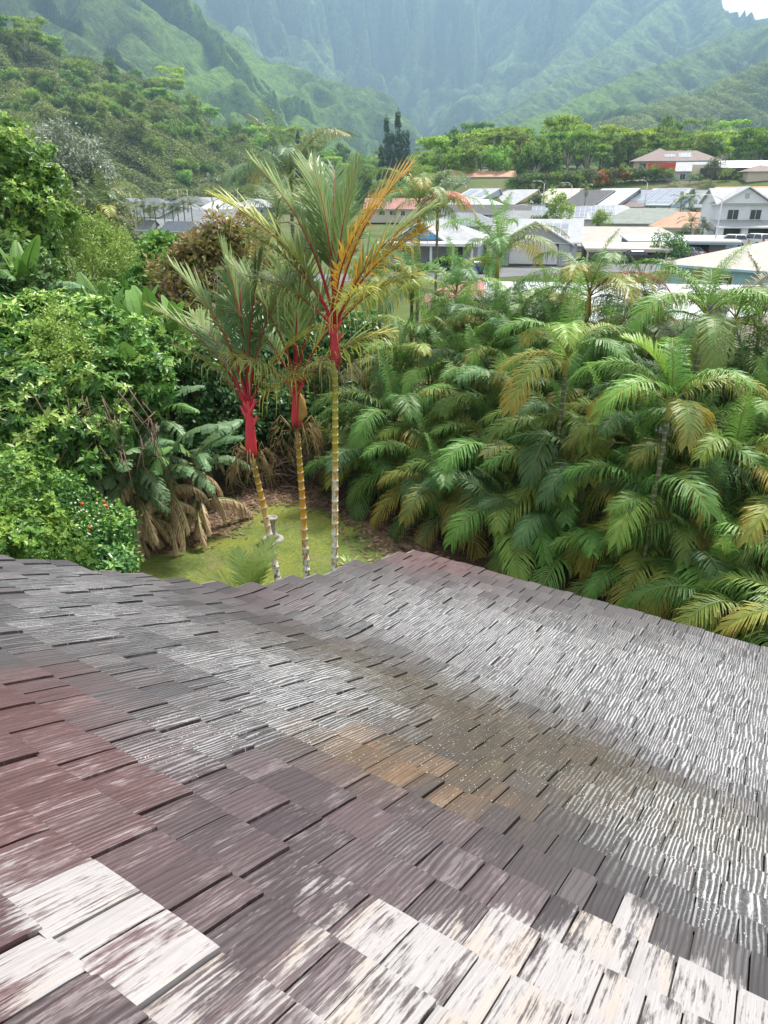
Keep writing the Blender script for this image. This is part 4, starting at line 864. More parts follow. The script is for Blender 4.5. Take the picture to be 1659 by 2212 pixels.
tree('glossy_shrub', 'tall glossy large-leaved shrub smothering the left bank', 'shrub', foot(110, 1050, 15), [B(60, 860, 15.5, 1.3), B(160, 840, 16, 1.2), B(20, 950, 14.6, 1.1), B(120, 960, 14.8, 1.1), B(210, 930, 15.4, .9), B(180, 1020, 14.6, .8), B(50, 1010, 14, .8), B(-60, 880, 15, 1.3)], M['lf_mid'], .12, nsub=420, subr=.34, per=13, whorl=7, L=.18, W=.042, seed=6, shell=.55)
tree('glossy_shrub', 'rounded glossy shrub with pale rosettes upper left of the bananas', 'shrub', foot(230, 900, 18), [B(70, 740, 18, 1.3), B(150, 720, 18.5, 1.2), B(240, 770, 17.5, 1.2), B(300, 820, 17, 1.0), B(170, 800, 17, 1.2), B(-20, 760, 17.5, 1.4), B(330, 760, 18.5, .9), B(250, 870, 16.6, .9)], M['lf_mid'], .12, nsub=460, subr=.34, per=13, whorl=7, L=.19, W=.045, seed=7, color=(1.1, 1.12, 1.05, 1), shell=.55)
tree('vine', 'lime-green small-leaved vine draped over the glossy shrub', 'vine', foot(140, 900, 15.4), [B(130, 745, 16.2, .55), B(160, 780, 15.8, .45), B(110, 790, 15.8, .45), B(150, 850, 15.2, .3, .3, .7), B(120, 700, 16.8, .4)], M['lf_lime'], .02, nsub=90, subr=.2, per=70, L=.06, W=.025, seed=8, hang=.5)
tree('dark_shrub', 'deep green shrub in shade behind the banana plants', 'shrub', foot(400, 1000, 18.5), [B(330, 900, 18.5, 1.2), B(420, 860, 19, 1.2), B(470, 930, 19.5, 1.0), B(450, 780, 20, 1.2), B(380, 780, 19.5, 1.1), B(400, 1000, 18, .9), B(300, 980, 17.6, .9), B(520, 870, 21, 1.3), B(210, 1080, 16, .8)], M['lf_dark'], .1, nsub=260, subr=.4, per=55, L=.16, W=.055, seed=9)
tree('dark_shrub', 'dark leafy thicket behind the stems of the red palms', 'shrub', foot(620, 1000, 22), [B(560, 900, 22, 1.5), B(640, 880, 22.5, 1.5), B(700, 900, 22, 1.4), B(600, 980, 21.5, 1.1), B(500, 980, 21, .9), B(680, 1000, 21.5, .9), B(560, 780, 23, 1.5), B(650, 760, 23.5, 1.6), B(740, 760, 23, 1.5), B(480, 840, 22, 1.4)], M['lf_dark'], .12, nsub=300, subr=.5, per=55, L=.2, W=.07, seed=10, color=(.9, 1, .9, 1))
tree('bronze_tree', 'bushy tree with bronze and mauve leaves above the lawn', 'tree', foot(480, 800, 25), [B(480, 510, 26, .8), B(430, 560, 25.5, .9), B(530, 570, 26, 1.0), B(400, 640, 25, .9), B(480, 640, 25, 1.1), B(560, 660, 25.5, 1.0), B(375, 590, 25.5, .55), B(450, 740, 24, 1.0), B(535, 500, 27, .6), B(500, 720, 24.5, .9), B(400, 720, 24.5, .6)], M['lf_brown'], .14, nsub=300, subr=.46, per=34, L=.2, W=.07, seed=11, shell=.45)
tree('yellow_green_tree', 'fine-leaved yellow-green bushy tree on the left slope', 'tree', foot(210, 700, 33), [B(200, 570, 33, 2.3), B(130, 600, 33, 1.7), B(270, 600, 32, 1.7), B(220, 640, 31, 1.8), B(170, 520, 34, 1.5), B(300, 640, 31, 1.1), B(120, 660, 31, 1.4)], M['lf_lime'], .15, nsub=300, subr=.5, per=60, L=.15, W=.035, seed=12, color=(.85, .85, .85, 1), hang=.4)
tree('bright_tree', 'tall bright green tree rising at the left edge', 'tree', foot(20, 700, 31), [B(20, 345, 31, 1.6, 1.6, .7), B(75, 410, 31, 1.3, 1.3, .8), B(0, 450, 30, 1.7), B(95, 480, 30.5, 1.1), B(20, 540, 30, 1.6), B(50, 370, 31, .9, .9, .4), B(-50, 400, 31, 2.2), B(-30, 300, 32, 1.5, 1.5, .7), B(60, 590, 30, 1.3), B(-60, 560, 30, 2)], M['lf_bright'], .3, nsub=420, subr=.5, per=14, whorl=6, L=.22, W=.065, seed=13)
tree('grey_tree', 'pale grey-leaved tree beyond the tall bright green one', 'tree', foot(150, 480, 62), [B(150, 350, 62, 3.0), B(120, 390, 60, 2.4), B(190, 400, 62, 2.4), B(160, 440, 60, 2.6), B(205, 450, 60, 2.0)], M['lf_grey'], .25, M['palebark'], nsub=260, subr=.8, per=60, L=.32, W=.06, seed=14, low=-.8, hang=.6)
tree('red_tinged_shrub', 'dark shrub with a few orange leaves at the left edge', 'shrub', foot(20, 700, 21), [B(10, 590, 21, 1.1), B(50, 630, 20.5, .9), B(-30, 640, 20.5, 1.3), B(20, 680, 20, 1.0)], M['lf_dark'], .08, nsub=110, subr=.35, per=45, L=.17, W=.06, seed=15, color=(1.6, 1.3, 1.1, 1))
tree('heart_leaf_shrub', 'fresh green heart-leaved shrub left of the bronze tree', 'shrub', foot(350, 700, 27), [B(340, 600, 28, 1.0), B(370, 560, 29, .9), B(310, 650, 27, .9), B(340, 690, 26, 1.0)], M['lf_bright'], .07, nsub=110, subr=.36, per=45, L=.2, W=.09, seed=16, color=(.7, .85, .9, 1))
tree('understory_shrub', 'mixed green undergrowth below the yellow-green tree', 'shrub', foot(240, 760, 25), [B(200, 680, 26, 1.3), B(280, 700, 25, 1.2), B(130, 690, 26, 1.2), B(330, 720, 24.5, 1.1), B(240, 740, 24, 1.0), B(80, 660, 26, 1.2)], M['lf_mid'], .08, nsub=200, subr=.4, per=50, L=.16, W=.05, seed=17)
tree('dark_tree', 'dark rounded tree before the long grey roof', 'tree', foot(310, 620, 48), [B(280, 570, 50, 1.9), B(330, 560, 50, 1.8), B(350, 590, 48, 1.6), B(300, 610, 46, 2.0)], M['lf_dark'], .15, nsub=150, subr=.6, per=50, L=.25, W=.09, seed=18, color=(1.5, 1.4, 1.2, 1))
tree('dark_tree', 'broad dark tree in the left background under the grey-leaved one', 'tree', foot(190, 560, 52), [B(160, 510, 52, 2.6), B(215, 500, 54, 2.2), B(120, 480, 54, 2.6), B(240, 540, 50, 1.8)], M['lf_olive'], .2, nsub=180, subr=.7, per=50, L=.3, W=.1, seed=19)
for i, (u, v) in enumerate([(72, 598), (92, 612)]):                # red cordylines
    p = at(u, v, 24); b = Vector((p.x, p.y, G(p.x, p.y))); e = empty('ti_plant', b, label='small crimson-leaved plant below the tall bright tree, ' + ('left one' if i == 0 else 'right one') + ' of two', cat='plant', group='crimson plants on the slope')
    mb = MB(); mb.tube([(0, 0, 0), (0, 0, p.z - b.z)], [.04, .03], 6); mb.build('stem', M['bark'], e)
    k = 26; a = NP.uniform(0, 6.28, k); A = np.stack([np.cos(a), np.sin(a), NP.uniform(-.1, 1.4, k)], -1); V, F, T = leaves(np.tile([0, 0, p.z - b.z], (k, 1)), A, np.tile([0, 0, 1.], (k, 1)) + A * .2, NP.uniform(.3, .5, k), np.full(k, .05), NP.random(k))
    M['crimson'] = M.get('crimson') or leafmat('crimson_leaf', [(0, (.22, .01, .03)), (1, (.5, .03, .08))]); link('leaves', fast('leaves', V, F, M['crimson'], {'tone': T}), e)
g = random.Random(31); gs_ = [o for o in COL.objects if o.get('label', '') == 'tall glossy large-leaved shrub smothering the left bank'][0]; mb = MB()
for i in range(70):                                                # bare stems and hanging tendrils between the leaf masses
    u, v = g.uniform(60, 340), g.uniform(830, 1000); p = at(u, v, g.uniform(14.0, 15.2)) - gs_.location; a = g.uniform(-.6, .6); l = g.uniform(.5, 1.5)
    q = p + Vector((math.sin(a) * l + g.uniform(-.3, .3), g.uniform(-.3, .2), -l * math.cos(a))); m_ = p.lerp(q, .5) + Vector((g.uniform(-.2, .2), -.1, g.uniform(-.1, .15)))
    mb.tube([p, p.lerp(m_, .6), m_, q], [.014, .012, .009, .004], 4)
mb.build('dry_stems', M['twig'], gs_)
# dry branches heaped behind the red palms
mb = MB(); g = random.Random(8)
for i in range(260):
    p = on(g.uniform(500, 700), g.uniform(1040, 1082), 0) + Vector((0, g.uniform(0, 1.2), g.uniform(0, .9))); a = g.uniform(0, 3.14); l = g.uniform(.4, 1.3); d = Vector((math.cos(a), math.sin(a), g.uniform(-.3, .9))).normalized()
    mb.tube([p, p + d * l * .5 + Vector((0, 0, .08)), p + d * l], [.012, .009, .004], 4)
mb.build('brushwood', M['twig'], label='heap of dry brown branches behind the red palms', cat='brushwood', kind='stuff')
# tree fork leaning through the shade
e = tree('leaning_tree', 'bare brown trunk leaning out of the thicket above the bananas', 'tree', foot(330, 900, 19), [B(402, 815, 18.6, .3)], M['lf_mid'], .10, nsub=8, subr=.3, per=20, L=.16, W=.05, seed=25)
# small things by the roof edge
e = empty('spider_plant', on(755, 1232, 0), label='strap-leaved green plant at the foot of the white-stemmed palm', cat='plant')
k = 60; a = NP.uniform(0, 6.28, k); vs = []; fs = []; tn = []
for q in range(k):
    d = Vector((math.cos(a[q]), math.sin(a[q]), 0)); l = rnd.uniform(.5, .8); up = rnd.uniform(.5, 1.2); sd = Vector((-d.y, d.x, 0)) * .018; b = len(vs); cc = rnd.random()
    for t in (0, .3, .6, .85, 1): c = d * l * t * .7 + Vector((0, 0, up * l * t - l * 1.1 * t * t * (.5 + .3 * up))); wf = (1 - t) * 1.2 if t > .5 else 1; vs += [c - sd * wf, c + sd * wf]; tn += [cc] * 2
    fs += [(b + 2 * j, b + 2 * j + 1, b + 2 * j + 3, b + 2 * j + 2) for j in range(4)]
MB().add(vs, fs, 0, tn).build('leaves', M['lf_lime'], e)
pp = on(548, 1330, 0); pp = Vector((pp.x, pp.y, 0))
palm('young_palm', 'young palm with yellow-green fans just beyond the roof edge', at(540, 1268, 10.2) * 1.0 - Vector((0, 0, at(540, 1268, 10.2).z)), at(540, 1268, 10.2).z - .7, .62, 7, hues=[(.34, .46, .12), (.40, .50, .13)], els=[80, 62, 62, 80, 62, 42, 80], seed=77, lib={k: [frond_mesh('frond', 2.0, k, k - 45, 30, .62, .05, .3, .1, 1.1, .2, k)] for k in (80, 62, 42)}, r=.06, old=0)
# stone pedestal
M['stone'] = paint((.30, .28, .25), .9, .3, 14, bump=.5)
e = empty('birdbath_pedestal', on(590, 1168, 0), label='weathered stone pedestal on a round base in the lawn', cat='birdbath')
MB().lathe([(.27, 0), (.285, .03), (.27, .07), (.23, .09)], 28).build('base', M['stone'], e)
MB().lathe([(.16, .092), (.15, .16), (.10, .20), (.095, .34), (.09, .50), (.10, .56), (.14, .59), (.15, .62), (.15, .66), (.11, .67), (.10, .64)], 24).build('column', M['stone'], e)
# ------------------------------------------------------------------ houses
def window(parent, Mx, w, h, frame=None, panes=2, name='window'):
    """frame with its glass as a sub-part; Mx puts local (x right, z up, -y outward) on the wall"""
    fr = MB(); t = .07; fr.box(-w / 2 - t, w / 2 + t, -.05, .02, -h / 2 - t, -h / 2, 0, Mx); fr.box(-w / 2 - t, w / 2 + t, -.05, .02, h / 2, h / 2 + t, 0, Mx)
    fr.box(-w / 2 - t, -w / 2, -.05, .02, -h / 2, h / 2, 0, Mx); fr.box(w / 2, w / 2 + t, -.05, .02, -h / 2, h / 2, 0, Mx)
    for i in range(1, panes): x = -w / 2 + w * i / panes; fr.box(x - .03, x + .03, -.045, .02, -h / 2, h / 2, 0, Mx)
    f = fr.build(name, frame or M['trimw'], parent)
    MB().box(-w / 2, w / 2, -.02, .018, -h / 2, h / 2, 0, Mx).build('pane', M['glass'], f); return f
def facing(side, w, d, a, z):
    """matrix on a wall: side F(-y) B(+y) L(-x) R(+x), a = metres along the wall from its middle"""
    T = {'F': (Vector((a, -d / 2 - .01, z)), 0), 'B': (Vector((-a, d / 2 + .01, z)), 180), 'R': (Vector((w / 2 + .01, a, z)), 90), 'L': (Vector((-w / 2 - .01, -a, z)), -90)}[side]
    return Matrix.Translation(T[0]) @ Matrix.Rotation(R(T[1]), 4, 'Z')
def roof_solid(polys, t=.16):
    """top faces + thickness"""
    mb = MB(); key = lambda p: tuple(round(c, 3) for c in p); ec = {}
    for P in polys:
        for i in range(len(P)): a, b = key(P[i]), key(P[(i + 1) % len(P)]); ec[(a, b)] = ec.get((a, b), 0) + 1
    for P in polys:
        mb.add(P, [tuple(range(len(P)))]); mb.add([(x, y, z - t) for x, y, z in P], [tuple(range(len(P)))[::-1]])
        for i in range(len(P)):
            a, b = P[i], P[(i + 1) % len(P)]
            if not ec.get((key(b), key(a))): mb.add([a, b, (b[0], b[1], b[2] - t), (a[0], a[1], a[2] - t)], [(3, 2, 1, 0)], 1)
    return mb
def house_at(label, P, rz, w, d, wh, rise, kind='gable', ro=0.0, over=.6, wall=None, roof=None, trim=None, wins=(), panels=(), doors=(), cat='house', name='house', group=None, z0=None, base=1.2, chimney=None, ridge=None):
    """P = world position of the house centre; local x along the ridge, -y to the front"""
    z = z0 if z0 is not None else G(P[0], P[1])
    e = empty(name, (P[0], P[1], z), rz, label=label, cat=cat, group=group)
    wall = wall or M['white']; roof = roof or M['r_grey']; trim = trim or M['trimw']
    X, Y = w / 2, d / 2; mb = MB(); ox, oy = X + over, Y + over; sf = rise / (Y - ro + 0.0) if kind == 'gable' else rise / Y; zr = wh + rise
    if kind == 'gable':
        slf = rise / (Y + ro); slb = rise / (Y - ro)
        mb.prism([(-Y, -base), (Y, -base), (Y, wh - .02), (ro, zr - .02), (-Y, wh - .02)], w, 'x', off=-X)
        zf = wh - slf * over; zb = wh - slb * over
        polys = [[(-ox, -oy, zf), (ox, -oy, zf), (ox, ro, zr), (-ox, ro, zr)], [(ox, oy, zb), (-ox, oy, zb), (-ox, ro, zr), (ox, ro, zr)]]
        sl = slf; off = 0
    else:
        mb.box(-X, X, -Y, Y, -base, wh - .02); sl = rise / oy; rx = ridge if ridge is not None else max(.1, X - Y); ro = 0; a = wh - sl * 0
        A, B_, C, D_ = (-ox, -oy, wh), (ox, -oy, wh), (ox, oy, wh), (-ox, oy, wh); r1, r2 = (-rx, 0, zr), (rx, 0, zr)
        polys = [[A, B_, r2, r1], [B_, C, r2], [C, D_, r1, r2], [D_, A, r1]]; slf = sl
    mb.build('wall', wall, e)
    rf = roof_solid([[(x, y, z_ + .14) for x, y, z_ in q] for q in polys]).build('roof', [roof, trim], e)
    for (sd, a, zz, ww, hh) in wins: window(e, facing(sd, w, d, a, zz), ww, hh)
    for (sd, a, ww, hh, mt) in doors: MB().box(-ww / 2, ww / 2, -.03, .02, 0, hh, 0, facing(sd, w, d, a, 0.02)).build('door', mt, e)
    for (x0, x1, t0, t1) in panels:                       # along x, t up the front slope 0..1
        yy = lambda t: -oy + (oy + ro) * t; zz = lambda t: (wh - slf * over if kind == 'gable' else wh) + .22 + ((zr - (wh - slf * over)) if kind == 'gable' else rise) * t
        vs = [(x0, yy(t0), zz(t0)), (x1, yy(t0), zz(t0)), (x1, yy(t1), zz(t1)), (x0, yy(t1), zz(t1))]
        mb = MB(); mb.add(vs, [(0, 1, 2, 3)]); mb.add([(x, y, z_ - .06) for x, y, z_ in vs], [(3, 2, 1, 0)])
        for i in range(4): p, q = vs[i], vs[(i + 1) % 4]; mb.add([p, q, (q[0], q[1], q[2] - .06), (p[0], p[1], p[2] - .06)], [(3, 2, 1, 0)], 1)
        mb.build('solar_panel', [M['solar'], M['trimw']], e)
    if chimney: x, y, h = chimney; MB().lathe([(.14, -.4), (.14, h), (.2, h + .02), (.2, h + .15)], 10, c=(x, y, wh + .8)).build('vent_pipe', M['pole'], e)
    return e
M['r_grey'] = roofmat('grey_shingles', (.25, .26, .27)); M['r_light'] = roofmat('pale_grey_shingles', (.38, .39, .40)); M['r_white'] = roofmat('white_metal_roof', (.50, .52, .54), 'metal', .12, .5)
M['r_black'] = roofmat('black_shingles', (.075, .075, .08)); M['r_slate'] = roofmat('slate_roof', (.20, .23, .26)); M['r_green'] = roofmat('grey_green_shingles', (.22, .25, .22)); M['r_orange'] = roofmat('orange_shingles', (.50, .27, .17))
M['r_tan'] = roofmat('tan_shingles', (.42, .38, .34), 'shingle', .15); M['r_brown'] = roofmat('brown_shingles', (.20, .145, .13)); M['r_pink'] = roofmat('pink_tiles', (.42, .20, .17)); M['r_cream'] = roofmat('cream_roof', (.55, .50, .42), 'metal', .12)
M['w_blue'] = paint((.40, .50, .60)); M['w_pale'] = paint((.46, .50, .54)); M['w_white'] = paint((.68, .70, .74)); M['w_tan'] = paint((.55, .42, .22)); M['w_cream'] = paint((.62, .56, .44)); M['w_pink'] = paint((.62, .50, .45)); M['w_teal'] = paint((.30, .52, .52)); M['w_beige'] = paint((.50, .45, .36)); M['port_shade'] = paint((.12, .12, .12)); M['t_blue'] = paint((.30, .48, .56)); M['w_grey'] = paint((.40, .42, .44))

def by_peak(label, x, y, Y, w, dep, back, wh, rise, rot=-45, **kw):
    """gable house found by the near end of its ridge at source pixel (x, y)"""
    P = ats(x, y, Y); d = dep + back; ro = d / 2 - back; over = kw.get('over', .6); c, s = math.cos(R(rot)), math.sin(R(rot))
    lx, ly = w / 2 + over, ro; cx = P.x - (lx * c - ly * s); cy = P.y - (lx * s + ly * c)
    return house_at(label, (cx, cy), R(rot), w, d, wh, rise, ro=ro, z0=P.z - wh - rise - .14, **kw)
fw = [('F', -3, 1.5, 1.6, 1.1), ('F', 0.2, 1.5, 1.8, 1.1), ('F', 3.2, 1.4, 1.2, 1.2), ('R', 1.5, 1.5, 1.2, 1.0), ('R', -3, 1.5, 1.4, 1.0)]
GH = 'gabled houses in the row under the bank'
RW = dict(w=9.5, dep=10.5, back=3.2, wh=2.6, rise=3.6, wins=fw)
by_peak('leftmost gabled house of the row, white roof and pale blue gable', 2002, 753, 215, wall=M['w_pale'], roof=M['r_light'], panels=[(-4, -1, .5, .9), (1, 3.5, .45, .8)], group=GH, **RW)
by_peak('gabled house with a pale roof and an ochre gable wall', 2156, 757, 212, wall=M['w_tan'], roof=M['r_light'], group=GH, **RW)
by_peak('gabled house with a cream roof and cream walls behind two street lamps', 2338, 753, 208, wall=M['w_cream'], roof=M['r_cream'], group=GH, **RW)
by_peak('gabled house with a nearly black roof and white gable', 2462, 760, 200, wall=M['w_white'], roof=M['r_black'], group=GH, **RW)
by_peak('gabled house with a plain white metal roof right of the black-roofed one', 2562, 753, 198, wall=M['w_grey'], roof=M['r_white'], group=GH, **RW)
by_peak('gabled house with a wide solar array over brownish shingles', 2662, 759, 196, wall=M['w_grey'], roof=M['r_brown'], panels=[(-3.5, 4.2, .3, .97)], group=GH, **RW)
by_peak('gabled house with bright blue gable and a roof full of solar panels', 2779, 752, 192, wall=M['w_blue'], roof=M['r_light'], panels=[(-4.2, -.1, .1, .95), (0.1, 4.2, .1, .95)], group=GH, **RW)
by_peak('gabled house with a grey roof and pinkish wall behind the two-storey house', 2941, 760, 190, wall=M['w_pink'], roof=M['r_slate'], group=GH, **RW)
by_peak('orange-tiled gabled house with a solar array at the right end of the row', 3100, 745, 188, wall=M['w_pink'], roof=M['r_orange'], panels=[(-3.5, 3, .1, .75)], group=GH, w=13, dep=11.5, back=4, wh=2.6, rise=3.9, wins=fw)
def hip_at(label, x, y, Y, w, d, wh, rise, rot=0, **kw):
    """hip (or gable) house found by the middle of its ridge at source pixel (x, y)"""
    P = ats(x, y, Y); kd = kw.pop('kind', 'hip'); return house_at(label, (P.x, P.y), R(rot), w, d, wh, rise, kind=kd, z0=P.z - wh - rise - .14, **kw)
hip_at('hip-roofed house with pale roof and a large solar array before the black-roofed house', 2440, 820, 168, 16, 10, 2.6, 2.4, -12, roof=M['r_light'], panels=[(-6, 1, .15, .9)], wins=fw)
hip_at('hip-roofed house with a panel-covered roof above the pale railing', 2245, 824, 164, 15, 10, 2.6, 2.4, -15, roof=M['r_light'], panels=[(-6, 5.5, .1, .95)], wins=fw)
hip_at('long house with a broad grey-green hip roof and white eaves', 2630, 832, 150, 19, 11, 2.5, 2.6, -14, wall=M['w_grey'], roof=M['r_green'], wins=fw, ridge=5)
hip_at('small house with an orange shingle hip roof left of the two-storey house', 2790, 848, 132, 13, 9, 2.6, 2.3, -12, wall=M['w_beige'], roof=M['r_orange'], wins=[('F', -2.5, 1.5, 2.6, 1.2), ('F', 1.8, 1.5, 1.2, 1.0)], chimney=(1.2, -3.2, .5), ridge=3.2)
# two-storey white house with car port below
P = ats(2820, 975, 112); zb = ats(2820, 985, 112).z
e = house_at('white two-storey house with a gable, small windows and an open car port below', (P.x + 11.2, P.y + 6), R(-8), 17, 9, 5.9, 1.9, ro=0, over=.5, wall=M['w_white'], roof=M['r_light'], z0=zb,
    wins=[('F', -6.2, 4.3, 1.5, 1.3), ('F', -3.0, 4.3, 1.5, 1.3), ('F', 2.0, 4.3, 1.5, 1.4), ('F', 5.5, 4.3, 1.3, 1.4)], name='two_storey_house')
mb = MB(); mb.prism([(-8.4, 5.85), (-1.4, 5.85), (-4.9, 7.9)], 1.0, 'y', off=-5.35); mb.build('front_gable', M['w_white'], e)
roof_solid([[(-9.0, -5.9, 5.75), (-4.9, -5.9, 8.15), (-4.9, -1, 8.15), (-9.0, -1, 5.75)], [(-4.9, -5.9, 8.15), (-.8, -5.9, 5.75), (-.8, -1, 5.75), (-4.9, -1, 8.15)]]).build('gable_roof', [M['r_light'], M['trimw']], e)
MB().box(-5.2, -4.6, -5.42, -5.36, 6.5, 7.2).build('vent', M['w_grey'], e)
roof_solid([[(-9.3, -8.6, 2.7), (9, -8.6, 2.7), (9, -4.4, 3.6), (-9.3, -4.4, 3.6)]]).build('porch_roof', [M['r_light'], M['trimw']], e)
MB().box(-8.0, 8.0, -4.60, -4.52, 0.0, 2.6).build('car_port_shade_panel', M['port_shade'], e)  # dark-painted panel stands in for the shade inside the car port
for px in (-8.6, -5.2, -.6, 3.6, 8.4): MB().box(px - .45, px + .45, -8.2, -7.5, -1.2, 2.62).build('pillar', M['w_white'], e)
e = hip_at('long low house with a greyish-tan shingle roof right of the arched garage', 2440, 906, 120, 24, 11, 2.5, 2.5, -10, wall=M['w_grey'], roof=M['r_tan'], wins=fw, ridge=7.5)
# flat car port with pale blue posts
def carport(label, x, y, Y, w, d, h, rot, roof, post, name='carport'):
    P = ats(x, y, Y); z = G(P.x, P.y); zz = P.z - h; e = empty(name, (P.x, P.y, zz), R(rot), label=label, cat='carport')
    roof_solid([[(-w / 2, -d / 2, h - .1), (w / 2, -d / 2, h - .1), (w / 2, d / 2, h + .35), (-w / 2, d / 2, h + .35)]], .2).build('roof', [roof, M['trimw']], e)
    MB().box(-w / 2 + .2, w / 2 - .2, -d / 2 + .15, -d / 2 + .3, h - .55, h - .3).build('beam', post, e)
    for a in (-.46, -.02, .44):
        for b in (-.44, .44): MB().box(a * w - .11, a * w + .11, b * d - .11, b * d + .11, -1.2, h - .28).build('post', post, e)
    MB().box(-w / 2 + .3, w / 2 - .4, d / 2 - .12, d / 2 - .02, -.3, h + .08).build('back_wall', M['w_grey'], e); return e
cpt = carport('flat white-roofed car port with pale blue posts sheltering two cars', 2715, 955, 107, 15, 7.5, 2.6, -8, M['r_white'], M['t_blue'])
carport('cream-roofed car port over the dark sedan', 2500, 985, 100, 11, 6, 2.5, -8, M['r_cream'], M['w_cream'])
# near tan-roofed house, right
P = Vector((21.4, 58.4)); rz = R(-52); c, s = math.cos(rz), math.sin(rz); w_, d_ = 20, 11; lx, ly = -w_ / 2 - .7, -d_ / 2 - .7
house_at('nearest long house with a tan shingle roof and teal walls at the right edge', (P.x - (lx * c - ly * s), P.y - (lx * s + ly * c)), rz, w_, d_, 3.0, 1.75, 'hip', over=.7, wall=M['w_teal'], roof=M['r_tan'], trim=M['t_blue'], wins=[('F', -5.5, 2.1, 1.4, .9), ('F', 1, 2.2, 2.4, .7), ('F', 5.0, 2.2, 1.6, .7), ('F', 8, 2.2, 1.4, .7)], z0=.2, ridge=5)
e = house_at('house with a pale corrugated white roof just behind the palm hedge', (13.2, 37.5), R(-8), 15, 12, 2.5, 1.5, 'gable', over=.5, wall=M['w_pale'], roof=M['r_white'], z0=-.1, wins=[('R', 0, 1.5, 1.5, 1)])
e = house_at('house with a brown shingle roof behind the lime-shafted palm', (15.4, 27.5), R(8), 11, 6.5, 2.6, 1.15, 'gable', over=.5, wall=M['w_white'], roof=M['r_brown'], z0=0, wins=[('L', 0, 1.5, 1.5, 1)])
MB().box(-.02, 4.2, 5.2, 5.4, -.2, 3.1).build('yard_wall', M['w_white'], e)
hip_at('low house with faded pink roof behind the broad dark palm', 1890, 1118, 62, 7, 6, 2.4, 1.6, -6, wall=M['w_white'], roof=M['r_pink'], wins=fw[:1])
# arched garage house
P = ats(2178, 1055, 95); e = house_at('grey gabled house with a white arched garage opening', (P.x, P.y + 6), R(-14), 10.5, 12, 2.7, 2.3, 'gable', wall=M['w_grey'], roof=M['r_light'], z0=P.z, panels=[(0, 4, .3, .8)])
mb = MB(); arc = [(-3, 0)] + [(-3 * math.cos(math.pi * i / 14), 1.6 + 1.5 * math.sin(math.pi * i / 14)) for i in range(15)] + [(3, 0)]
mb.prism(arc, .12, 'y', off=-6.62); mb.build('garage_door', M['trimw'], e)
mb = MB(); mb.prism([(-4.4, 2.5), (4.4, 2.5), (0, 4.9)], .5, 'y', off=-6.5); mb.box(-4.4, -3.05, -6.5, -6.0, -1, 2.5); mb.box(3.05, 4.4, -6.5, -6.0, -1, 2.5); mb.build('front_gable', M['w_grey'], e)
roof_solid([[(-4.9, -7.1, 2.4), (0, -7.1, 5.1), (0, -1, 5.1), (-4.9, -1, 2.4)], [(0, -7.1, 5.1), (4.9, -7.1, 2.4), (4.9, -1, 2.4), (0, -1, 5.1)]]).build('gable_roof', [M['r_light'], M['trimw']], e)
hip_at('white house with a grey hip roof behind the pale railing', 2110, 842, 132, 15, 9, 2.7, 2.2, -15, wall=M['w_white'], roof=M['r_grey'], wins=fw, ridge=3.5)
mb = MB(); P = ats(2130, 925, 121); 
for i in range(26): x = -5 + i * .4; mb.box(x - .03, x + .03, -.03, .03, 0, 1.0)
mb.box(-5.1, 5.1, -.04, .04, 1.0, 1.08); mb.box(-5.1, 5.1, -.03, .03, .1, .16); o = mb.build('railing', M['w_pale'], label='pale railing in front of the grey hip-roofed house', cat='railing'); o.location = P - Vector((0, 0, .5)); o.rotation_euler = (0, 0, R(-8))
hip_at('low house with a long black roof behind the tall central palm', 1990, 818, 172, 26, 8, 2.4, 1.6, -6, wall=M['w_grey'], roof=M['r_black'], kind='gable', wins=fw)
hip_at('house with a whitish hip roof left of the long black roof', 1880, 797, 186, 20, 10, 2.5, 2.0, -8, wall=M['w_pale'], roof=M['r_white'], wins=fw)
hip_at('house with a slate-blue roof and white trim above the white porch', 1860, 850, 137, 13, 9, 2.6, 2.0, -10, wall=M['w_pale'], roof=M['r_slate'], wins=fw)
hip_at('house with a faded red tile roof behind the orange frond', 1575, 792, 232, 16, 10, 2.8, 2.6, -6, wall=M['w_beige'], roof=M['r_pink'], wins=fw, kind='gable')
hip_at('small white gabled house right of the faded red roof', 1765, 782, 215, 10, 9, 2.8, 2.4, 40, wall=M['w_pale'], roof=M['r_light'], kind='gable', wins=fw[:2])
# porch house with the blue gable
P = ats(1775, 1062, 90); zz = P.z; e = house_at('house with a bright blue gable and a flat white porch beside the blue car', (P.x, P.y + 7), R(-14), 11, 10, 2.7, 2.2, 'hip', wall=M['w_pale'], roof=M['r_light'], z0=zz, wins=[('F', -3, 1.5, 1.6, 1.2), ('F', 3, 1.5, 1.4, 1.1)])
M['blue'] = paint((.10, .38, .62), .4); mb = MB(); mb.prism([(-4.4, 2.85), (1.2, 2.85), (-1.6, 4.6)], .5, 'y', off=-6.2); mb.build('blue_gable', M['blue'], e)
roof_solid([[(-5, -6.6, 2.75), (-1.6, -6.6, 4.85), (-1.6, 0, 4.85), (-5, 0, 2.75)], [(-1.6, -6.6, 4.85), (1.8, -6.6, 2.75), (1.8, 0, 2.75), (-1.6, 0, 4.85)]]).build('gable_roof', [M['r_light'], M['trimw']], e)
roof_solid([[(-6, -10, 2.65), (6.2, -10, 2.65), (6.2, -5.5, 2.78), (-6, -5.5, 2.78)]], .3).build('porch_roof', [M['r_white'], M['trimw']], e)
for px in (-5.4, -1.6, .6, 5.4, 3.2): MB().box(px - .13, px + .13, -9.7, -9.4, -1, 2.5).build('porch_post', M['trimw'], e)

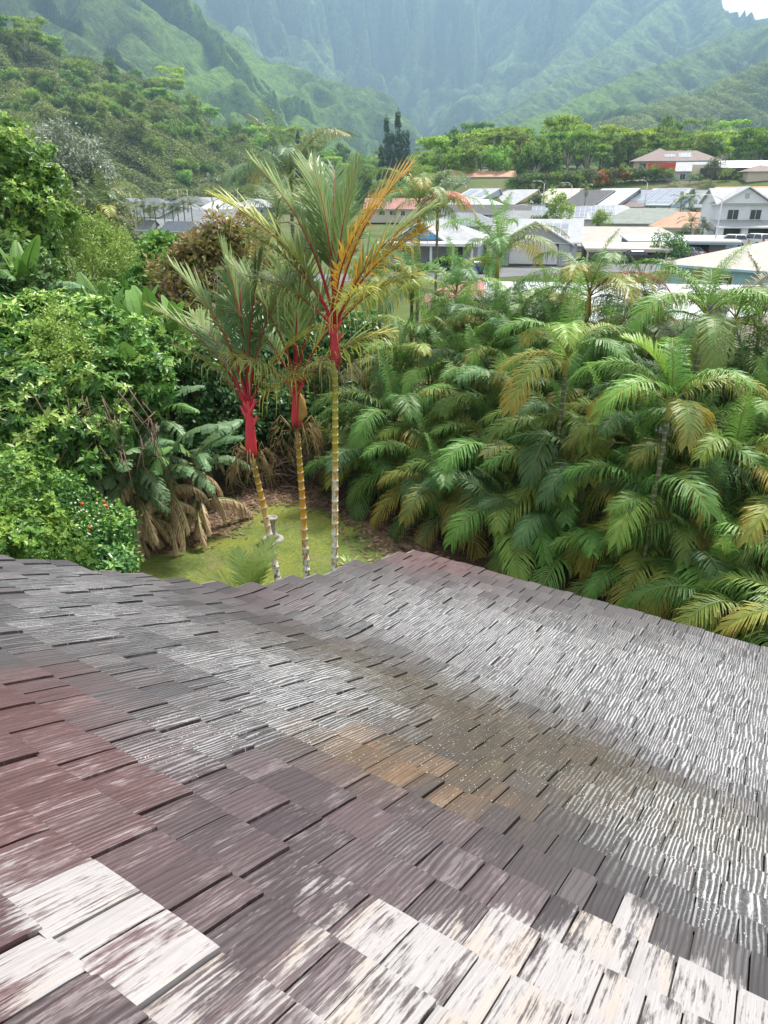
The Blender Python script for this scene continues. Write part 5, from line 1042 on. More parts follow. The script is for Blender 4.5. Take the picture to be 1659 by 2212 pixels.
# left part of the town
M['r_mid'] = roofmat('dull_grey_roof', (.15, .155, .16)); M['r_dslate'] = roofmat('dark_slate_roof', (.09, .105, .125))
LT = 'low houses of the left part of the town'
for (lab, x, y, Y, w, d, rise, rot, wall, roof, kd, wh) in [
  ('red-orange roof strip, farthest back at the left of the town', 523, 786, 390, 22, 12, 3, -4, 'w_white', 'r_orange', 'hip', 3),
  ('house with a blue gable end facing the camera at the left end of the town', 527, 792, 330, 11, 13, 3.2, 84, 'w_blue', 'r_mid', 'gable', 4.5),
  ('long grey-roofed house right of the blue-gabled one', 612, 791, 330, 15, 10, 2.8, -18, 'w_pale', 'r_mid', 'hip', 3),
  ('dull hip roof between the long grey roof and the two-storey pale house', 678, 789, 345, 13, 10, 3, 14, 'w_white', 'r_dslate', 'hip', 3),
  ('two-storey pale blue house with grey hip roof and small windows', 765, 786, 315, 17, 11, 3, -14, 'w_blue', 'r_mid', 'hip', 5.5),
  ('house with a slate roof in front of the two-storey pale blue one', 668, 811, 268, 18, 10, 2.4, -16, 'w_white', 'r_dslate', 'hip', 2.8),
  ('low dark-roofed house at the left of the second row', 590, 815, 262, 12, 9, 2.6, 22, 'w_pale', 'r_mid', 'gable', 3),
  ('low house with a mottled roof right of the slate one', 748, 812, 262, 12, 9, 2.6, 30, 'w_white', 'r_grey', 'hip', 3),
  ('house with a long ridge and cream wall in the third row', 640, 829, 236, 16, 9, 2.2, -10, 'w_cream', 'r_mid', 'gable', 2.8),
  ('house with a small gable turned to the camera in the third row', 735, 832, 230, 9, 12, 2.4, 78, 'w_pale', 'r_dslate', 'gable', 2.8),
  ('house with a pale grey roof and one dark window behind the bronze tree', 850, 838, 218, 19, 10, 3, -9, 'w_white', 'r_grey', 'gable', 3.2),
  ('house with a bright white hip roof and row of dark windows', 897, 801, 285, 19, 12, 3.0, 12, 'w_beige', 'r_white', 'hip', 3.4),
  ('white-roofed house behind the feathery palm', 842, 789, 345, 15, 11, 2.8, -10, 'w_white', 'r_light', 'gable', 3),
  ('white-roofed house left of the grey-green palm', 985, 780, 370, 15, 11, 3, 12, 'w_white', 'r_white', 'hip', 3),
  ('pale-roofed house below the far white roof', 1020, 795, 310, 16, 11, 3, -16, 'w_grey', 'r_light', 'hip', 3),
  ('grey gabled house between two white roofs right of the street lamps', 1060, 784, 345, 12, 11, 3, 30, 'w_pale', 'r_grey', 'gable', 3),
  ('white-roofed house behind the grey-green palm', 1118, 770, 380, 17, 11, 3, -10, 'w_white', 'r_white', 'hip', 3),
  ('faint grey house at the far end of the left part of the town', 1165, 776, 390, 14, 11, 3, 20, 'w_grey', 'r_mid', 'hip', 3),
  ('white-walled low building behind the row of small palms', 520, 880, 186, 12, 8, 1.8, -6, 'w_white', 'r_mid', 'gable', 2.8),
  ('second white-walled building behind the small palms, right of the first', 640, 876, 190, 13, 8, 2.2, 12, 'w_pale', 'r_grey', 'hip', 2.8),
  ('low pale outbuilding right of the small palms', 735, 885, 180, 8, 7, 1.8, -20, 'w_cream', 'r_dslate', 'gable', 2.8),
  ('house with a long dull grey roof below the row of small palms', 600, 945, 122, 14, 9, 2.2, -3, 'w_grey', 'r_mid', 'gable', 2.6),
  ('small grey roof just above the heart-leaved shrub', 606, 1028, 72, 6, 5, 1.3, -8, 'w_grey', 'r_mid', 'gable', 2.2)]:
    hip_at(lab, x, y, Y, w, d, wh, rise, rot, wall=M[wall], roof=M[roof], kind=kd, wins=[('F', -w * .28, wh * .55, 1.8, 1.2), ('F', w * .05, wh * .55, 1.6, 1.2), ('F', w * .33, wh * .55, 1.2, 1.2), ('R', 0, wh * .55, 1.6, 1.2), ('L', 0, wh * .55, 1.6, 1.2)])
# hill houses
e = hip_at('small grey house half hidden in the trees of the left slope', 722, 700, 430, 14, 9, 3.2, 2, -8, wall=M['w_grey'], roof=M['r_slate'], wins=[('F', -3, 1.8, 2, 1.4), ('F', 2, 1.8, 1.6, 1.4)])
house_at('white upper house above the small grey one on the left slope', (ats(742, 692, 440).x, 442), R(-8), 9, 8, 3, 1.5, 'hip', wall=M['w_white'], roof=M['r_light'], z0=ats(742, 688, 442).z - 4.5)
PB = ats(2690, 672, 240); e = hip_at('beige two-storey house with brown hip roof and solar panels on the hill', 2700, 603, 240, 23, 12, 6.0, 2.9, -16, wall=M['w_beige'], roof=M['r_brown'], over=1.2, panels=[(1, 4.5, .3, .75), (-3, 0, .35, .6)], ridge=6,
    wins=[('F', -9, 4.6, 2, 1.8), ('F', -5.5, 4.7, 1.4, 1.4), ('F', 1, 4.7, 1.3, 1.5), ('F', 3.2, 4.7, 1.2, 1.5), ('F', 8, 4.7, 1.8, 1.5), ('F', 4.5, 2.0, 2, 1.8)], name='two_storey_house')
MB().box(-6, 11.6, -6.3, -6.02, 2.75, 3.2).build('storey_band', M['trimw'], e)
hip_at('brown-roofed outbuilding peeping over the beige hill house', 2640, 593, 262, 6, 6, 3, 2, 0, wall=M['w_tan'], roof=M['r_brown'])
hip_at('pale blue hill house with white trim below the beige one', 2790, 648, 228, 15, 9, 3.2, 2.2, -14, wall=M['w_blue'], roof=M['r_light'], kind='gable', wins=[('F', -4, 1.6, 1.4, 1.4), ('F', 1, 1.6, 1.4, 1.4), ('F', 5, 1.6, 1.4, 1.2)])
hip_at('long hill house with a white metal roof at the right edge', 3000, 642, 236, 30, 11, 3.2, 2.4, -8, wall=M['w_beige'], roof=M['r_white'], kind='gable', wins=[('F', -7, 1.7, 1.2, 1.6), ('F', -3, 1.7, 1.2, 1.6), ('F', 1, 1.7, 1.6, .9), ('F', -11, 1.7, 1.5, 1.3)])
hip_at('open brown-roofed pavilion with stone piers at the right edge of the hill', 3045, 660, 215, 9, 8, 2.9, 1.6, -5, wall=M['w_beige'], roof=M['r_brown'])
hip_at('house with a long faded orange roof among the trees in the centre', 1930, 683, 275, 22, 10, 3, 1.8, -3, wall=M['w_beige'], roof=M['r_orange'], kind='gable')
M['red'] = paint((.62, .08, .06), .7)
def wall_(name, label, a, b, h, mt, t=.2, h0=0.0, cat='wall'):
    d = (b - a); L = Vector((d.x, d.y)).length; e = MB().box(0, L, -t / 2, t / 2, h0, h).build(name, mt, label=label, cat=cat); e.location = a; e.rotation_euler = (0, 0, math.atan2(d.y, d.x)); return e
a = ats(2584, 715, 228); b = ats(2695, 712, 222)
wall_('fence', 'red screen fence below the beige hill house', a + Vector((0, 0, 1.2)), b + Vector((0, 0, 1.2)), 2.9, M['red'], cat='fence'); wall_('retaining_wall', 'white wall under the red screen fence', a, b, 1.18, M['w_white'], .4, -1.5)
M['lava'] = paint((.07, .065, .065), .9, .5, 2.5, bump=.6); wall_('stone_wall', 'dark lava-stone wall along the hilltop gardens', ats(2795, 718, 222), ats(3120, 716, 214), 2.9, M['lava'], .5, -1.5)
wall_('wall', 'cream screen wall between the blue hill house and the stone wall', ats(2765, 696, 223), ats(2840, 696, 222), 2.4, M['w_cream'], .25, -1)
wall_('block_wall', 'low grey block wall below the two-storey house', ats(2833, 1010, 105), ats(2900, 1003, 104), 1.5, M['stone'], .25, -1)

# cars ----------------------------------------------------------------
M['tyre'] = paint((.02, .02, .02), .85); M['rim'] = paint((.35, .35, .36), .35, .1, metal=.8); M['head'] = paint((.7, .7, .68), .2); M['tail'] = paint((.45, .02, .02), .3)
def carpaint(name, c, metal=.3): return N(name).base(c, .25, .6, metal).m
def car(label, P, rz, kind, mat, L=4.5, W=1.82, cat='car'):
    """nose toward +x"""
    e = empty('parked_car', P, R(rz), label=label, cat=cat)
    suv = kind == 'suv'; H = 1.68 if suv else 1.43; belt = 1.02 if suv else .92; h = L / 2
    low = [(-h, .42), (-h + .04, .30), (-h + .55, .24), (h - .6, .24), (h - .06, .28), (h, .45), (h - .03, .66), (h - .25, .78), (h - 1.15, belt - .03), (h - 1.3, belt), (-h + (.35 if suv else .75), belt + .02), (-h + .06, belt - .03 if not suv else belt), (-h - .01, .75)]
    mb = MB(); n_ = len(low); vs = []
    for yy, sc in ((-W / 2 + .0, .0), (-W / 2 + .06, 1.), (W / 2 - .06, 1.), (W / 2, .0)):
        for x, z in low: k = 0.0 if sc else .05; vs.append((x * (1 - k * .4), yy, z + (k * (.55 - z) * .9)))
    fs = [tuple(range(n_))[::-1], tuple(range(3 * n_, 4 * n_))] + [(s_ * n_ + i, s_ * n_ + (i + 1) % n_, (s_ + 1) * n_ + (i + 1) % n_, (s_ + 1) * n_ + i) for s_ in range(3) for i in range(n_)]
    body = mb.add(vs, fs).build('body', mat, e)
    rf0, rf1, bk0, bk1 = (h - 1.75, h - 1.15, -h + .5, -h + .12) if suv else (h - 1.9, h - 1.15, -h + 1.1, -h + .5)
    cab = MB(); b0, b1, t0, t1, yb, yt = bk1, rf1, bk0, rf0, W / 2 - .07, W / 2 - .27
    cab.add([(b0, -yb, belt), (b1, -yb, belt), (b1, yb, belt), (b0, yb, belt), (t0, -yt, H - .05), (t1, -yt, H - .05), (t1, yt, H - .05), (t0, yt, H - .05)], [(0, 1, 5, 4), (1, 2, 6, 5), (2, 3, 7, 6), (3, 0, 4, 7)])
    cab.build('window', M['glass'], e)
    r = MB(); r.add([(t0, -yt, H - .06), (t1, -yt, H - .06), (t1, yt, H - .06), (t0, yt, H - .06), (t0 + .15, -yt + .1, H), (t1 - .2, -yt + .1, H), (t1 - .2, yt - .1, H), (t0 + .15, yt - .1, H)], [(0, 1, 5, 4), (1, 2, 6, 5), (2, 3, 7, 6), (3, 0, 4, 7), (4, 5, 6, 7)])
    for sg in (-1, 1):                                               # pillars
        for (xa, xb) in ((b0, t0), (b1, t1), ((b0 + b1) / 2 - .1, (t0 + t1) / 2)):
            r.tube([(xa, sg * (yb + .01), belt - .02), (xb, sg * (yt + .01), H - .05)], .04, 5)
    r.build('roof', mat, e)
    for x in (-h + .85, h - .9):
        for sg in (-1, 1):
            y = sg * (W / 2 - .08); rr_ = .345 if suv else .325; w_ = MB(); Mx = Matrix.Translation((x, y, rr_)) @ Matrix.Rotation(R(90), 4, 'X')
            w_.lathe([(rr_ - .12, -.11), (rr_ - .02, -.11), (rr_, -.08), (rr_, .08), (rr_ - .02, .11), (rr_ - .12, .11)], 20); w_.v = [tuple(Mx @ Vector(p)) for p in w_.v]; w = w_.build('wheel', M['tyre'], e)
            w_ = MB(); w_.lathe([(.05, -.125), (rr_ - .12, -.115), (rr_ - .12, .115), (.05, .125)], 14); w_.v = [tuple(Mx @ Vector(p)) for p in w_.v]; w_.build('rim', M['rim'], w)
    for sg in (-1, 1):
        MB().box(h - .22, h - .04, sg * .62 - .17, sg * .62 + .17, .58, .72).build('headlight', M['head'], e)
        MB().box(-h - .03, -h + .12, sg * .66 - .16, sg * .66 + .16, .78, .93 if not suv else 1.05).build('tail_light', M['tail'], e)
    MB().box(-h - .035, -h + .02, -.16, .16, .62, .74).build('number_plate', M['trimw'], e)
    return e
def cg(x, y, Y): p = ats(x, y, Y); return p
p = cg(1880, 1098, 84); car('dark blue hatchback on the drive beside the white porch', p, 200, 'sedan', carpaint('blue_paint', (.02, .035, .16)), 4.3)
p = cg(1775, 1068, 92); car('dark car in the shade of the white porch', p, 190, 'sedan', carpaint('black_paint', (.02, .022, .03)), 4.4)
p = cg(2525, 1048, 97); car('dark grey sedan with red tail lights under the cream-roofed car port', p, 185, 'sedan', carpaint('dark_paint', (.03, .03, .035)), 4.8)
p = cg(2748, 1030, 104); car('silver sedan nosed into the white car port', p, 118, 'sedan', carpaint('silver_paint', (.38, .38, .37), .5), 4.7)
p = cg(2790, 1017, 108); car('dark blue-grey SUV beside the silver sedan', p, 112, 'suv', carpaint('navy_paint', (.03, .04, .055)), 4.6)
p = cg(2915, 988, 106); car('white crossover parked under the two-storey house', p, 160, 'suv', carpaint('white_paint', (.68, .68, .68), 0), 4.5)
p = cg(3015, 985, 105); car('boxy white off-roader under the right bay of the two-storey house', p, 105, 'suv', carpaint('white_gloss', (.72, .72, .72), 0), 4.7, 1.9)
def bin_(label, x, y, Y, c, lid):
    p = ats(x, y, Y); e = empty('wheelie_bin', p, .3, label=label, cat='bin'); mb = MB()
    mb.add([(-.22, -.25, .05), (.22, -.25, .05), (.22, .25, .05), (-.22, .25, .05), (-.29, -.33, 1.0), (.29, -.33, 1.0), (.29, .33, 1.0), (-.29, .33, 1.0)], [(3, 2, 1, 0), (4, 5, 6, 7), (0, 1, 5, 4), (1, 2, 6, 5), (2, 3, 7, 6), (3, 0, 4, 7)]); mb.build('body', paint(c), e)
    MB().prism([(-.36, 1.0), (.36, 1.0), (.33, 1.08), (-.25, 1.12)], .62, 'y', off=-.31).build('lid', paint(lid), e)
    mb = MB(); mb.tube([(-.32, .25, .12), (-.26, .25, .12)], .12, 10); mb.tube([(.26, .25, .12), (.32, .25, .12)], .12, 10); mb.build('wheels', M['tyre'], e)
bin_('blue wheelie bin near the white porch', 1822, 1062, 87, (.02, .10, .35), (.02, .12, .42)); bin_('dark green wheelie bin right of the blue one', 1836, 1062, 87, (.02, .08, .04), (.02, .10, .05))
bin_('black wheelie bin behind the dark grey sedan', 2600, 1040, 99, (.03, .03, .03), (.04, .04, .04)); bin_('bright blue wheelie bin beside the brown-roofed house', 2852, 1322, 30, (.02, .12, .5), (.03, .16, .6))
# street lamps
def lamp(label, x, y, Y, h, side=-1, arm=2.2, base=None, group='street lamps of the suburb'):
    p = ats(x, y, Y); zt = p.z; zb = zt - h; e = empty('street_lamp', (p.x, p.y, zb), 0, label=label, cat='street lamp', group=group)
    mb = MB(); mb.tube([(0, 0, -.5), (0, 0, h * .5), (0, 0, h - .6)], [.13, .11, .08], 10); mb.build('pole', M['pole'], e)
    mb = MB(); mb.tube([(0, 0, h - .62), (side * arm * .25, -.05, h - .12), (side * arm * .6, -.1, h + .05), (side * arm, -.15, h + .02)], [.06, .05, .045, .04], 8); mb.build('arm', M['pole'], e)
    mb = MB(); mb.add([(side * (arm - .1), -.28, h - .08), (side * (arm + .65), -.26, h - .06), (side * (arm + .65), 0, h - .06), (side * (arm - .1), 0, h - .08), (side * (arm + .05), -.22, h + .10), (side * (arm + .5), -.2, h + .06), (side * (arm + .5), -.06, h + .06), (side * (arm + .05), -.06, h + .10)], [(3, 2, 1, 0), (4, 5, 6, 7), (0, 1, 5, 4), (1, 2, 6, 5), (2, 3, 7, 6), (3, 0, 4, 7)]); mb.build('lamp_head', M['pole'], e)
lamp('tall street lamp standing before the two-storey white house', 2893, 780, 106, 9.0, -1, 4.2); lamp('street lamp left of the bright blue gable', 2592, 721, 180, 8.5)
lamp('street lamp before the black-roofed house', 2289, 731, 200, 8.5); lamp('street lamp before the cream-roofed house', 2179, 724, 205, 9, -1, 2.6); lamp('street lamp above the whitish hip roof at the left of the gabled row', 1864, 733, 230, 8.5)
lamp('street lamp low behind the slate-blue roof', 2055, 820, 150, 7, 1); lamp('lone lamp among the trees above the faded orange roof', 1928, 650, 290, 8, 1, 1.5)
for lab, x, y, s_ in [('leftmost street lamp of the left part of the town', 468, 752, -1), ('street lamp over the red-orange roof strip', 518, 765, -1), ('left street lamp of the pair before the green clearing', 709, 757, -1), ('right street lamp of the pair before the green clearing', 747, 757, -1), ('lowest street lamp of the three right of the feathery palm', 905, 765, -1), ('middle street lamp of the three right of the feathery palm', 920, 752, -1), ('tallest street lamp of the three right of the feathery palm', 949, 748, -1), ('street lamp beside the grey-green palm', 1106, 740, -1)]:
    lamp(lab, x, y, 335, 9, s_, 3.0)
def signpost(label, x, y, Y, h, c, board):
    p = ats(x, y, Y); e = empty('sign_post', (p.x, p.y, p.z - h), label=label, cat='sign'); MB().tube([(0, 0, -.3), (0, 0, h)], .03, 6).build('post', M['pole'], e)
    b = MB().box(-board[0] / 2, board[0] / 2, -.06, -.04, h - board[1], h).build('board', paint(c), e); return b
b = signpost('small white parking sign on the verge before the tan roof', 2677, 1030, 92, 2.3, (.72, .72, .70), (.45, .6)); mb = MB(); mb.lathe([(.13, 0), (.17, 0), (.17, .004), (.13, .004)], 20); mb.box(-.15, .15, -.018, .018, .001, .005)
mb.v = [(x, -.065 - z, 1.98 + y) for x, y, z in mb.v]; mb.build('ring_mark', M['red'], b)
signpost('yellow sign on a thin pole before the blue-posted car port', 2607, 995, 98, 3.0, (.62, .60, .05), (.5, .5)); signpost('bare thin pole on the verge left of the dark sedan', 2502, 1022, 90, 2.6, (.6, .6, .6), (.12, .3))
# ------------------------------------------------------------------ mid-distance trees
def small_tree(label, cat, x, y, Y, r, mat, seed, tall=1.0, **kw):
    """crown centre at source pixel"""
    p = ats(x, y, Y); z = G(p.x, p.y); b = (p.x, p.y, z); g = random.Random(seed)
    bl = [((p.x + g.uniform(-.5, .5) * r, p.y + g.uniform(-.4, .4) * r, p.z + g.uniform(-.4, .4) * r * tall), (r * .62, r * .62, r * .55 * tall)) for _ in range(4)] + [(tuple(p), (r * .8, r * .8, r * .7 * tall))]
    return tree(kw.pop('name', 'tree'), label, cat, b, bl, mat, max(.06, r * .05), nsub=kw.pop('nsub', 90), subr=r * .22, per=kw.pop('per', 36), L=kw.pop('L', r * .09), W=kw.pop('W', r * .035), seed=seed, **kw)
small_tree('round bushy citrus tree before the blue-posted car port', 'tree', 2678, 995, 98, 2.7, M['lf_dark'], 201, color=(1.6, 1.5, 1.3, 1))
small_tree('bright lime street tree before the solar-roofed houses', 'tree', 2235, 850, 126, 3.0, M['lf_lime'], 202, tall=1.2)
small_tree('dark shrub beside the white railing', 'shrub', 2160, 905, 124, 2.1, M['lf_dark'], 203, name='shrub'); small_tree('small dark tree before the ochre-gabled house', 'tree', 2150, 812, 182, 2.2, M['lf_dark'], 204)
small_tree('yellow-flowering shrub row before the grey-green roof', 'shrub', 2400, 880, 140, 2.0, M['lf_lime'], 205, name='shrub'); small_tree('white-blossomed tree left of the gabled row', 'tree', 1820, 765, 245, 5, M['lf_grey'], 206, color=(1.2, 1.3, 1, 1))
for i, (x, y, c) in enumerate([(2680, 690, 'lf_lime'), (2915, 690, 'lf_lime'), (2890, 700, 'lf_lime'), (2950, 712, 'lf_bright'), (2985, 700, 'lf_lime'), (3050, 725, 'lf_lime'), (2760, 712, 'lf_bright'), (2800, 712, 'lf_mid'), (2830, 735, 'lf_lime'), (2700, 725, 'lf_mid'), (2870, 742, 'lf_lime'), (2960, 742, 'lf_bright')]):
    small_tree('small yellow-green garden shrub along the hilltop wall', 'shrub', x, y, 216, 1.5, M[c], 220 + i, name='garden_shrub', group='garden shrubs on the hilltop', nsub=40, per=30)
small_tree('airy grey-green tree before the long white-roofed hill house', 'tree', 2853, 675, 214, 2.6, M['lf_olive'], 240, tall=1.4)
for i in range(26):                                              # mixed shrubs on the bank
    x = 2050 + i * 24; y = 725 - (i % 5) * 9
    p_ = ats(x, y, 222); y = y - (G(p_.x, 222) + 1.6 - p_.z) * 2819 / 222; small_tree(['green shrub on the overgrown bank above the gabled row', 'dark shrub on the overgrown bank above the gabled row', 'reddish shrub on the overgrown bank above the gabled row'][2 if i in (15, 18) else i % 2], 'shrub', x, y, 222, 3.0, M[['lf_bright', 'lf_olive', 'lf_mid', 'lf_lime'][i % 4]], 300 + i, name='bank_shrub', nsub=50, per=34,
        group='shrubs on the overgrown bank' + (' (reddish)' if i in (15, 18) else ' (dark)' if i % 2 else ' (green)'), color=(2.2, .4, .5, 1) if i in (15, 18) else (.75, .75, .75, 1))
# cluster of fan palms, coconut, small palms before the left town
PG = [(.10, .16, .06), (.08, .14, .05)]
for i, (x, y) in enumerate([(500, 845), (545, 838), (575, 850), (620, 852), (655, 846), (690, 850), (735, 838), (765, 835), (470, 850), (600, 866), (712, 862)]):
    p = ats(x, y, 185); z = G(p.x, p.y); e = palm('yard_palm', 'slender palm in the row before the white-walled building', (p.x, p.y, z), max(3, p.z - z), 1.5, 10, 'slender palms before the white-walled building', FAR, PG, r=.13, seed=400 + i, old=0, sh=.9, low=False)
palm('coconut_palm', 'feathery coconut palm standing above the white roofs of the left town', (ats(843, 745, 290).x, 290, G(ats(843, 745, 290).x, 290)), ats(843, 742, 290).z - G(ats(843, 745, 290).x, 290), 2.9, 13, None, FAR, [(.13, .17, .09)], r=.2, seed=431, old=0, sh=.6)
for i, (x, y, Y, s_) in enumerate([(375, 790, 60, 1.6), (340, 800, 62, 1.5), (420, 830, 58, 1.5), (370, 850, 56, 1.5), (300, 850, 58, 1.4), (410, 880, 52, 1.3)]):
    p = ats(x, y, Y); z = G(p.x, p.y); palm('clump_palm', 'drooping green palm in the clump beside the grey-leaved tree', (p.x, p.y, z), max(2, p.z - z), s_, 11, 'drooping palms in the left clump', FAR, [(.11, .17, .06), (.09, .14, .06)], r=.1, seed=440 + i, old=.1, sh=.5)
for i, (x, y, Y) in enumerate([(2725, 815, 140), (2760, 800, 150), (2765, 905, 118), (2810, 930, 116), (2345, 760, 185)]):
    p = ats(x, y, Y); z = G(p.x, p.y); palm('yard_palm', ['small yard palm behind the orange hip roof, lower one', 'small yard palm behind the orange hip roof, higher one', 'drooping yard palm left of the two-storey house', 'broad yard palm before the two-storey house wall', 'yellowish palm at the cream gabled house'][i], (p.x, p.y, z), max(2, p.z - z), 1.3, 10, None, FAR, PG, r=.09, seed=460 + i, old=.1, sh=.5)

# forest: shared tree kinds
def proto(kind, seed):
    g = random.Random(seed)
    if kind == 'flat':      # albizia: tiers of thin spreading foliage
        bl = [((g.uniform(-5, 5), g.uniform(-5, 5), 8 + g.uniform(0, 7)), (g.uniform(2.5, 4.5), g.uniform(2.5, 4.5), .7)) for _ in range(11)]; kw = dict(nsub=150, subr=1.3, per=26, L=.75, W=.3, flat=.7, low=-.1)
    elif kind == 'round':
        bl = [((g.uniform(-3.2, 3.2), g.uniform(-3.2, 3.2), 6 + g.uniform(-1.5, 3.5)), (g.uniform(2, 3.2),) * 3) for _ in range(8)]; kw = dict(nsub=190, subr=.85, per=30, L=.5, W=.22)
    elif kind == 'tall':
        bl = [((g.uniform(-2, 2), g.uniform(-2, 2), 4 + i * 1.5), (g.uniform(1.6, 2.6), g.uniform(1.6, 2.6), 1.6)) for i in range(8)]; kw = dict(nsub=180, subr=.8, per=28, L=.5, W=.2)
    else:                   # dark spires
        bl = [((0, 0, 2 + i * 1.7), (2.0 * (1 - i / 12.5) + .25, 2.0 * (1 - i / 12.5) + .25, 1.2)) for i in range(12)]; kw = dict(nsub=260, subr=.45, per=30, L=.5, W=.13, low=-.9)
    me = crown('crown', bl, M['lf_forest'], seed=seed, **kw)
    mb = MB(); mb.tube([(0, 0, -2), (.2, 0, 4), (0, 0, 8)], [.4, .3, .15], 6)
    if kind in ('flat', 'round'):
        for b in bl[:7]: mb.tube([(.1, 0, 3.5), Vector(b[0]) * .6 + Vector((0, 0, 1.5)), b[0]], [.22, .15, .06], 5)
    return me, mb.mesh('trunk', M['palebark'] if kind != 'spire' else M['bark'])
PR = {k: [proto(k, 500 + i + 10 * j) for i in range(c)] for j, (k, c) in enumerate({'flat': 4, 'round': 4, 'tall': 3, 'spire': 2}.items())}
LAB = {'flat': ('umbrella_tree', 'broad flat-topped green tree with tiered foliage in the wooded belt', 'flat-topped trees of the wooded belt'), 'round': ('broadleaf_tree', 'rounded leafy tree in the wooded belt behind the houses', 'rounded trees of the wooded belt'), 'tall': ('forest_tree', 'tall narrow leafy tree in the wooded belt', 'narrow trees of the wooded belt')}
def ftree(kind, x, y, z, sc, col, label=None, name=None, group=None, cat='tree'):
    me, tk = random.choice(PR[kind]) if False else PR[kind][int(abs(x * 13 + y * 7)) % len(PR[kind])]
    nm, lb, gp = LAB.get(kind, (None,) * 3); e = empty(name or nm, (x, y, z), (x * 1.7 + y) % 6.28, label=label or lb, cat=cat, group=group or gp)
    c = link('crown', me, e); t = link('trunk', tk, e); e.scale = (sc, sc, sc * (1 + .15 * math.sin(x))); c.color = (*col, 1); return e
g = random.Random(77); FC = {'flat': (1.4, 1.45, .75), 'round': (1.15, 1.2, .8), 'tall': (1.05, 1.05, .9)}
placed = 0
def spot(u, Y): p = at(u, 400, Y); return p.x, Y
zones = [(200, 440, 395, 540, 34, ['round', 'tall']), (-40, 700, 395, 470, 46, ['round', 'round', 'tall']), (-40, 800, 470, 640, 70, ['round', 'tall', 'flat', 'round']), (700, 1000, 300, 420, 22, ['round', 'tall', 'round']), (960, 1700, 272, 330, 44, ['flat', 'round', 'flat', 'tall']), (900, 1700, 330, 460, 46, ['flat', 'flat', 'round']), (640, 1700, 460, 800, 70, ['flat', 'round'])]
for (u0, u1, y0, y1, cnt, kinds) in zones:
    for i in range(cnt):
        u = u0 + (u1 - u0) * (i + g.random()) / cnt; Y = g.uniform(y0, y1); x, y = spot(u, Y); k = g.choice(kinds); s_ = g.uniform(.75, 1.25) * (1.0 if Y < 500 else 1.2)
        if 1370 < u < 1700 and Y < 300: s_ *= .75; y += 8
        v = g.uniform(.7, 1.35); c = FC[k]; c = (c[0] * v * g.uniform(.85, 1.25), c[1] * v, c[2] * v)
        ftree(k, x, y, G(x, y) - (2.0 if k == 'flat' else 3.6) * s_, s_ * 1.08, c)
for i, (x, y, h) in enumerate([(1546, 502, .8), (1568, 484, .9), (1592, 476, .95), (1613, 494, .8), (1524, 545, .7), (1632, 530, .7)]):   # dark spires
    p = ats(x, y, 430); s_ = h * 1.45 * 27 / 22; z = p.z - 22 * s_; ftree('spire', p.x, 430 + (i % 3) * 4, z, s_, (.32, .42, .5), ['left outer', 'left inner', 'right inner', 'right outer', 'lowest left', 'lowest right'][i] + ' dark spire-shaped conifer of the tight central clump', 'conifer', 'central conifers')
for i, (x, y) in enumerate([(1192, 545), (1215, 530), (1240, 538)]):
    p = ats(x, y, 400); s_ = 1.05; ftree('spire', p.x, 400 + i * 3, p.z - 22 * s_, s_, (.32, .42, .5), ['left', 'middle', 'right'][i] + ' dark conifer of the three above the grey-green palm', 'conifer', 'left conifers')
for i, (x, y) in enumerate([(1975, 615), (2018, 610), (2060, 600)]):
    p = ats(x, y, 900); s_ = 1.2; ftree('spire', p.x, 900, p.z - 22 * s_, s_, (.32, .42, .5), ['left', 'middle', 'right'][i] + ' of three far small conifers at the foot of the mountain', 'conifer', 'far conifers')
# dead bare trees
def bare(label, x, y, Y, h, seed):
    p = ats(x, y, Y); g = random.Random(seed); e = empty('bare_tree', (p.x, p.y, p.z - h), label=label, cat='tree'); mb = MB()
    def br(a, d, l, r, n):
        b = a + d * l; mb.tube([a, a.lerp(b, .5) + Vector((g.uniform(-.1, .1) * l, 0, 0)), b], [r, r * .8, r * .6], 5)
        if n: 
            for _ in range(3): br(b, (d + Vector((g.uniform(-.8, .8), g.uniform(-.6, .6), g.uniform(-.1, .5)))).normalized(), l * .68, r * .55, n - 1)
    br(Vector((0, 0, -1)), Vector((0, 0, 1)), h * .38, h * .02, 4); mb.build('branches', M['palebark'], e)
bare('bare white-branched tree high on the left forest ridge', 790, 480, 600, 26, 1); bare('bare pale trunks beside the left conifers', 1130, 590, 380, 16, 2); bare('small bare tree above the hilltop houses', 2800, 515, 520, 20, 3); bare('leafless brown thicket tree behind the pavilion', 2935, 590, 262, 11, 4)

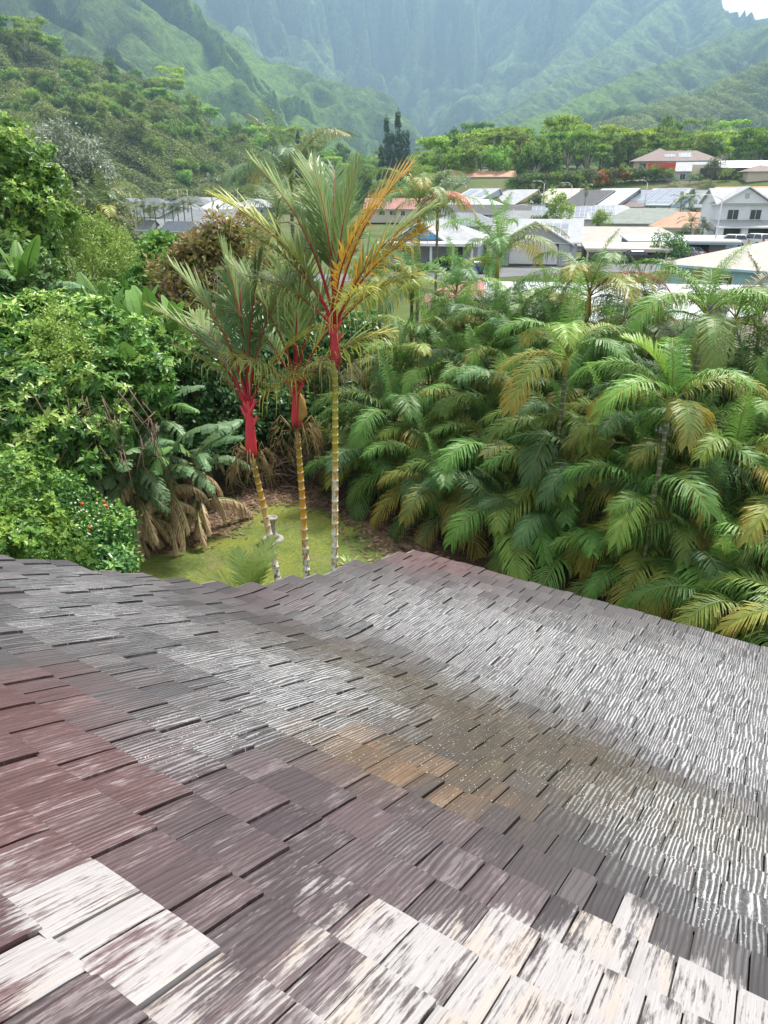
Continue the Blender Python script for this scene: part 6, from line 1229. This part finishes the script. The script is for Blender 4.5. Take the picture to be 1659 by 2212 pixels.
# canopy of the left forest ridge and lower mountain slopes: a wood too dense to count
def canopy(label, pts, slope_w, n_, size, seed, cols):
    g = np.random.default_rng(seed); P = [at(*q) for q in pts]; seg = g.integers(0, len(P) - 1, n_); t = g.random(n_)
    ax = np.array([p.x for p in P]); ay = np.array([p.y for p in P]); x = ax[seg] * (1 - t) + ax[seg + 1] * t; y = ay[seg] * (1 - t) + ay[seg + 1] * t
    y = y - g.random(n_) ** .8 * slope_w + 8; x = x * (y / (ay[seg] * (1 - t) + ay[seg + 1] * t)); z = Hfull(x[None], y[None])[0]
    clump = vnoise(x / 9, y / 9, seed); z = z + (clump + 1) * 3.2 + g.random(n_) * 1.5
    A = g.normal(size=(n_, 3)); A[:, 2] = A[:, 2] * .4; Nn = unit(g.normal(size=(n_, 3)) * .7 + np.array([0, -.6, 1.])); L = size * g.uniform(.5, 1.3, n_)
    V, F, T = leaves(np.stack([x, y, z], -1), A, Nn, L, L * .35, np.clip(.5 + .35 * vnoise(x / 22, y / 22, seed + 1) + .25 * clump + g.normal(size=n_) * .12, 0, 1))
    link('hillside_wood', fast('hillside_wood', V, F, cols, {'tone': T}), kind='stuff', label=label)
M['lf_hill'] = g_('hill_leaf', [(0, (.09, .10, .04)), (.35, (.16, .20, .06)), (.65, (.24, .29, .08)), (1, (.38, .42, .14))], .2, .7, .02, .4)
canopy('dense wood covering the left forest ridge', RIDGES[0][0], 235, 260000, 1.25, 5, M['lf_hill'])
canopy('scrubby wood covering the lower right mountain slope', RIDGES[15][0], 420, 160000, 2.3, 6, M['lf_hill'])
canopy('low wood on the slope behind the left part of the town', [(60, 330, 425), (250, 345, 425), (430, 385, 425), (640, 400, 425)], 90, 80000, 1.0, 8, M['lf_hill'])
# ------------------------------------------------------------------ haze
hz = bpy.data.materials.new('haze_air'); hz.use_nodes = True; t = hz.node_tree; t.nodes.clear(); o_ = t.nodes.new('ShaderNodeOutputMaterial'); v_ = t.nodes.new('ShaderNodeVolumePrincipled')
v_.inputs['Color'].default_value = (.52, .76, 1, 1); v_.inputs['Density'].default_value = HAZE; v_.inputs['Anisotropy'].default_value = .2; t.links.new(v_.outputs[0], o_.inputs['Volume'])
MB().box(-5200, 5200, -60, 6800, -1.3, float(max(q[2] for q in HMAX)) + 12).build('haze', hz, kind='stuff', label='thin bluish haze in the air of the valley')
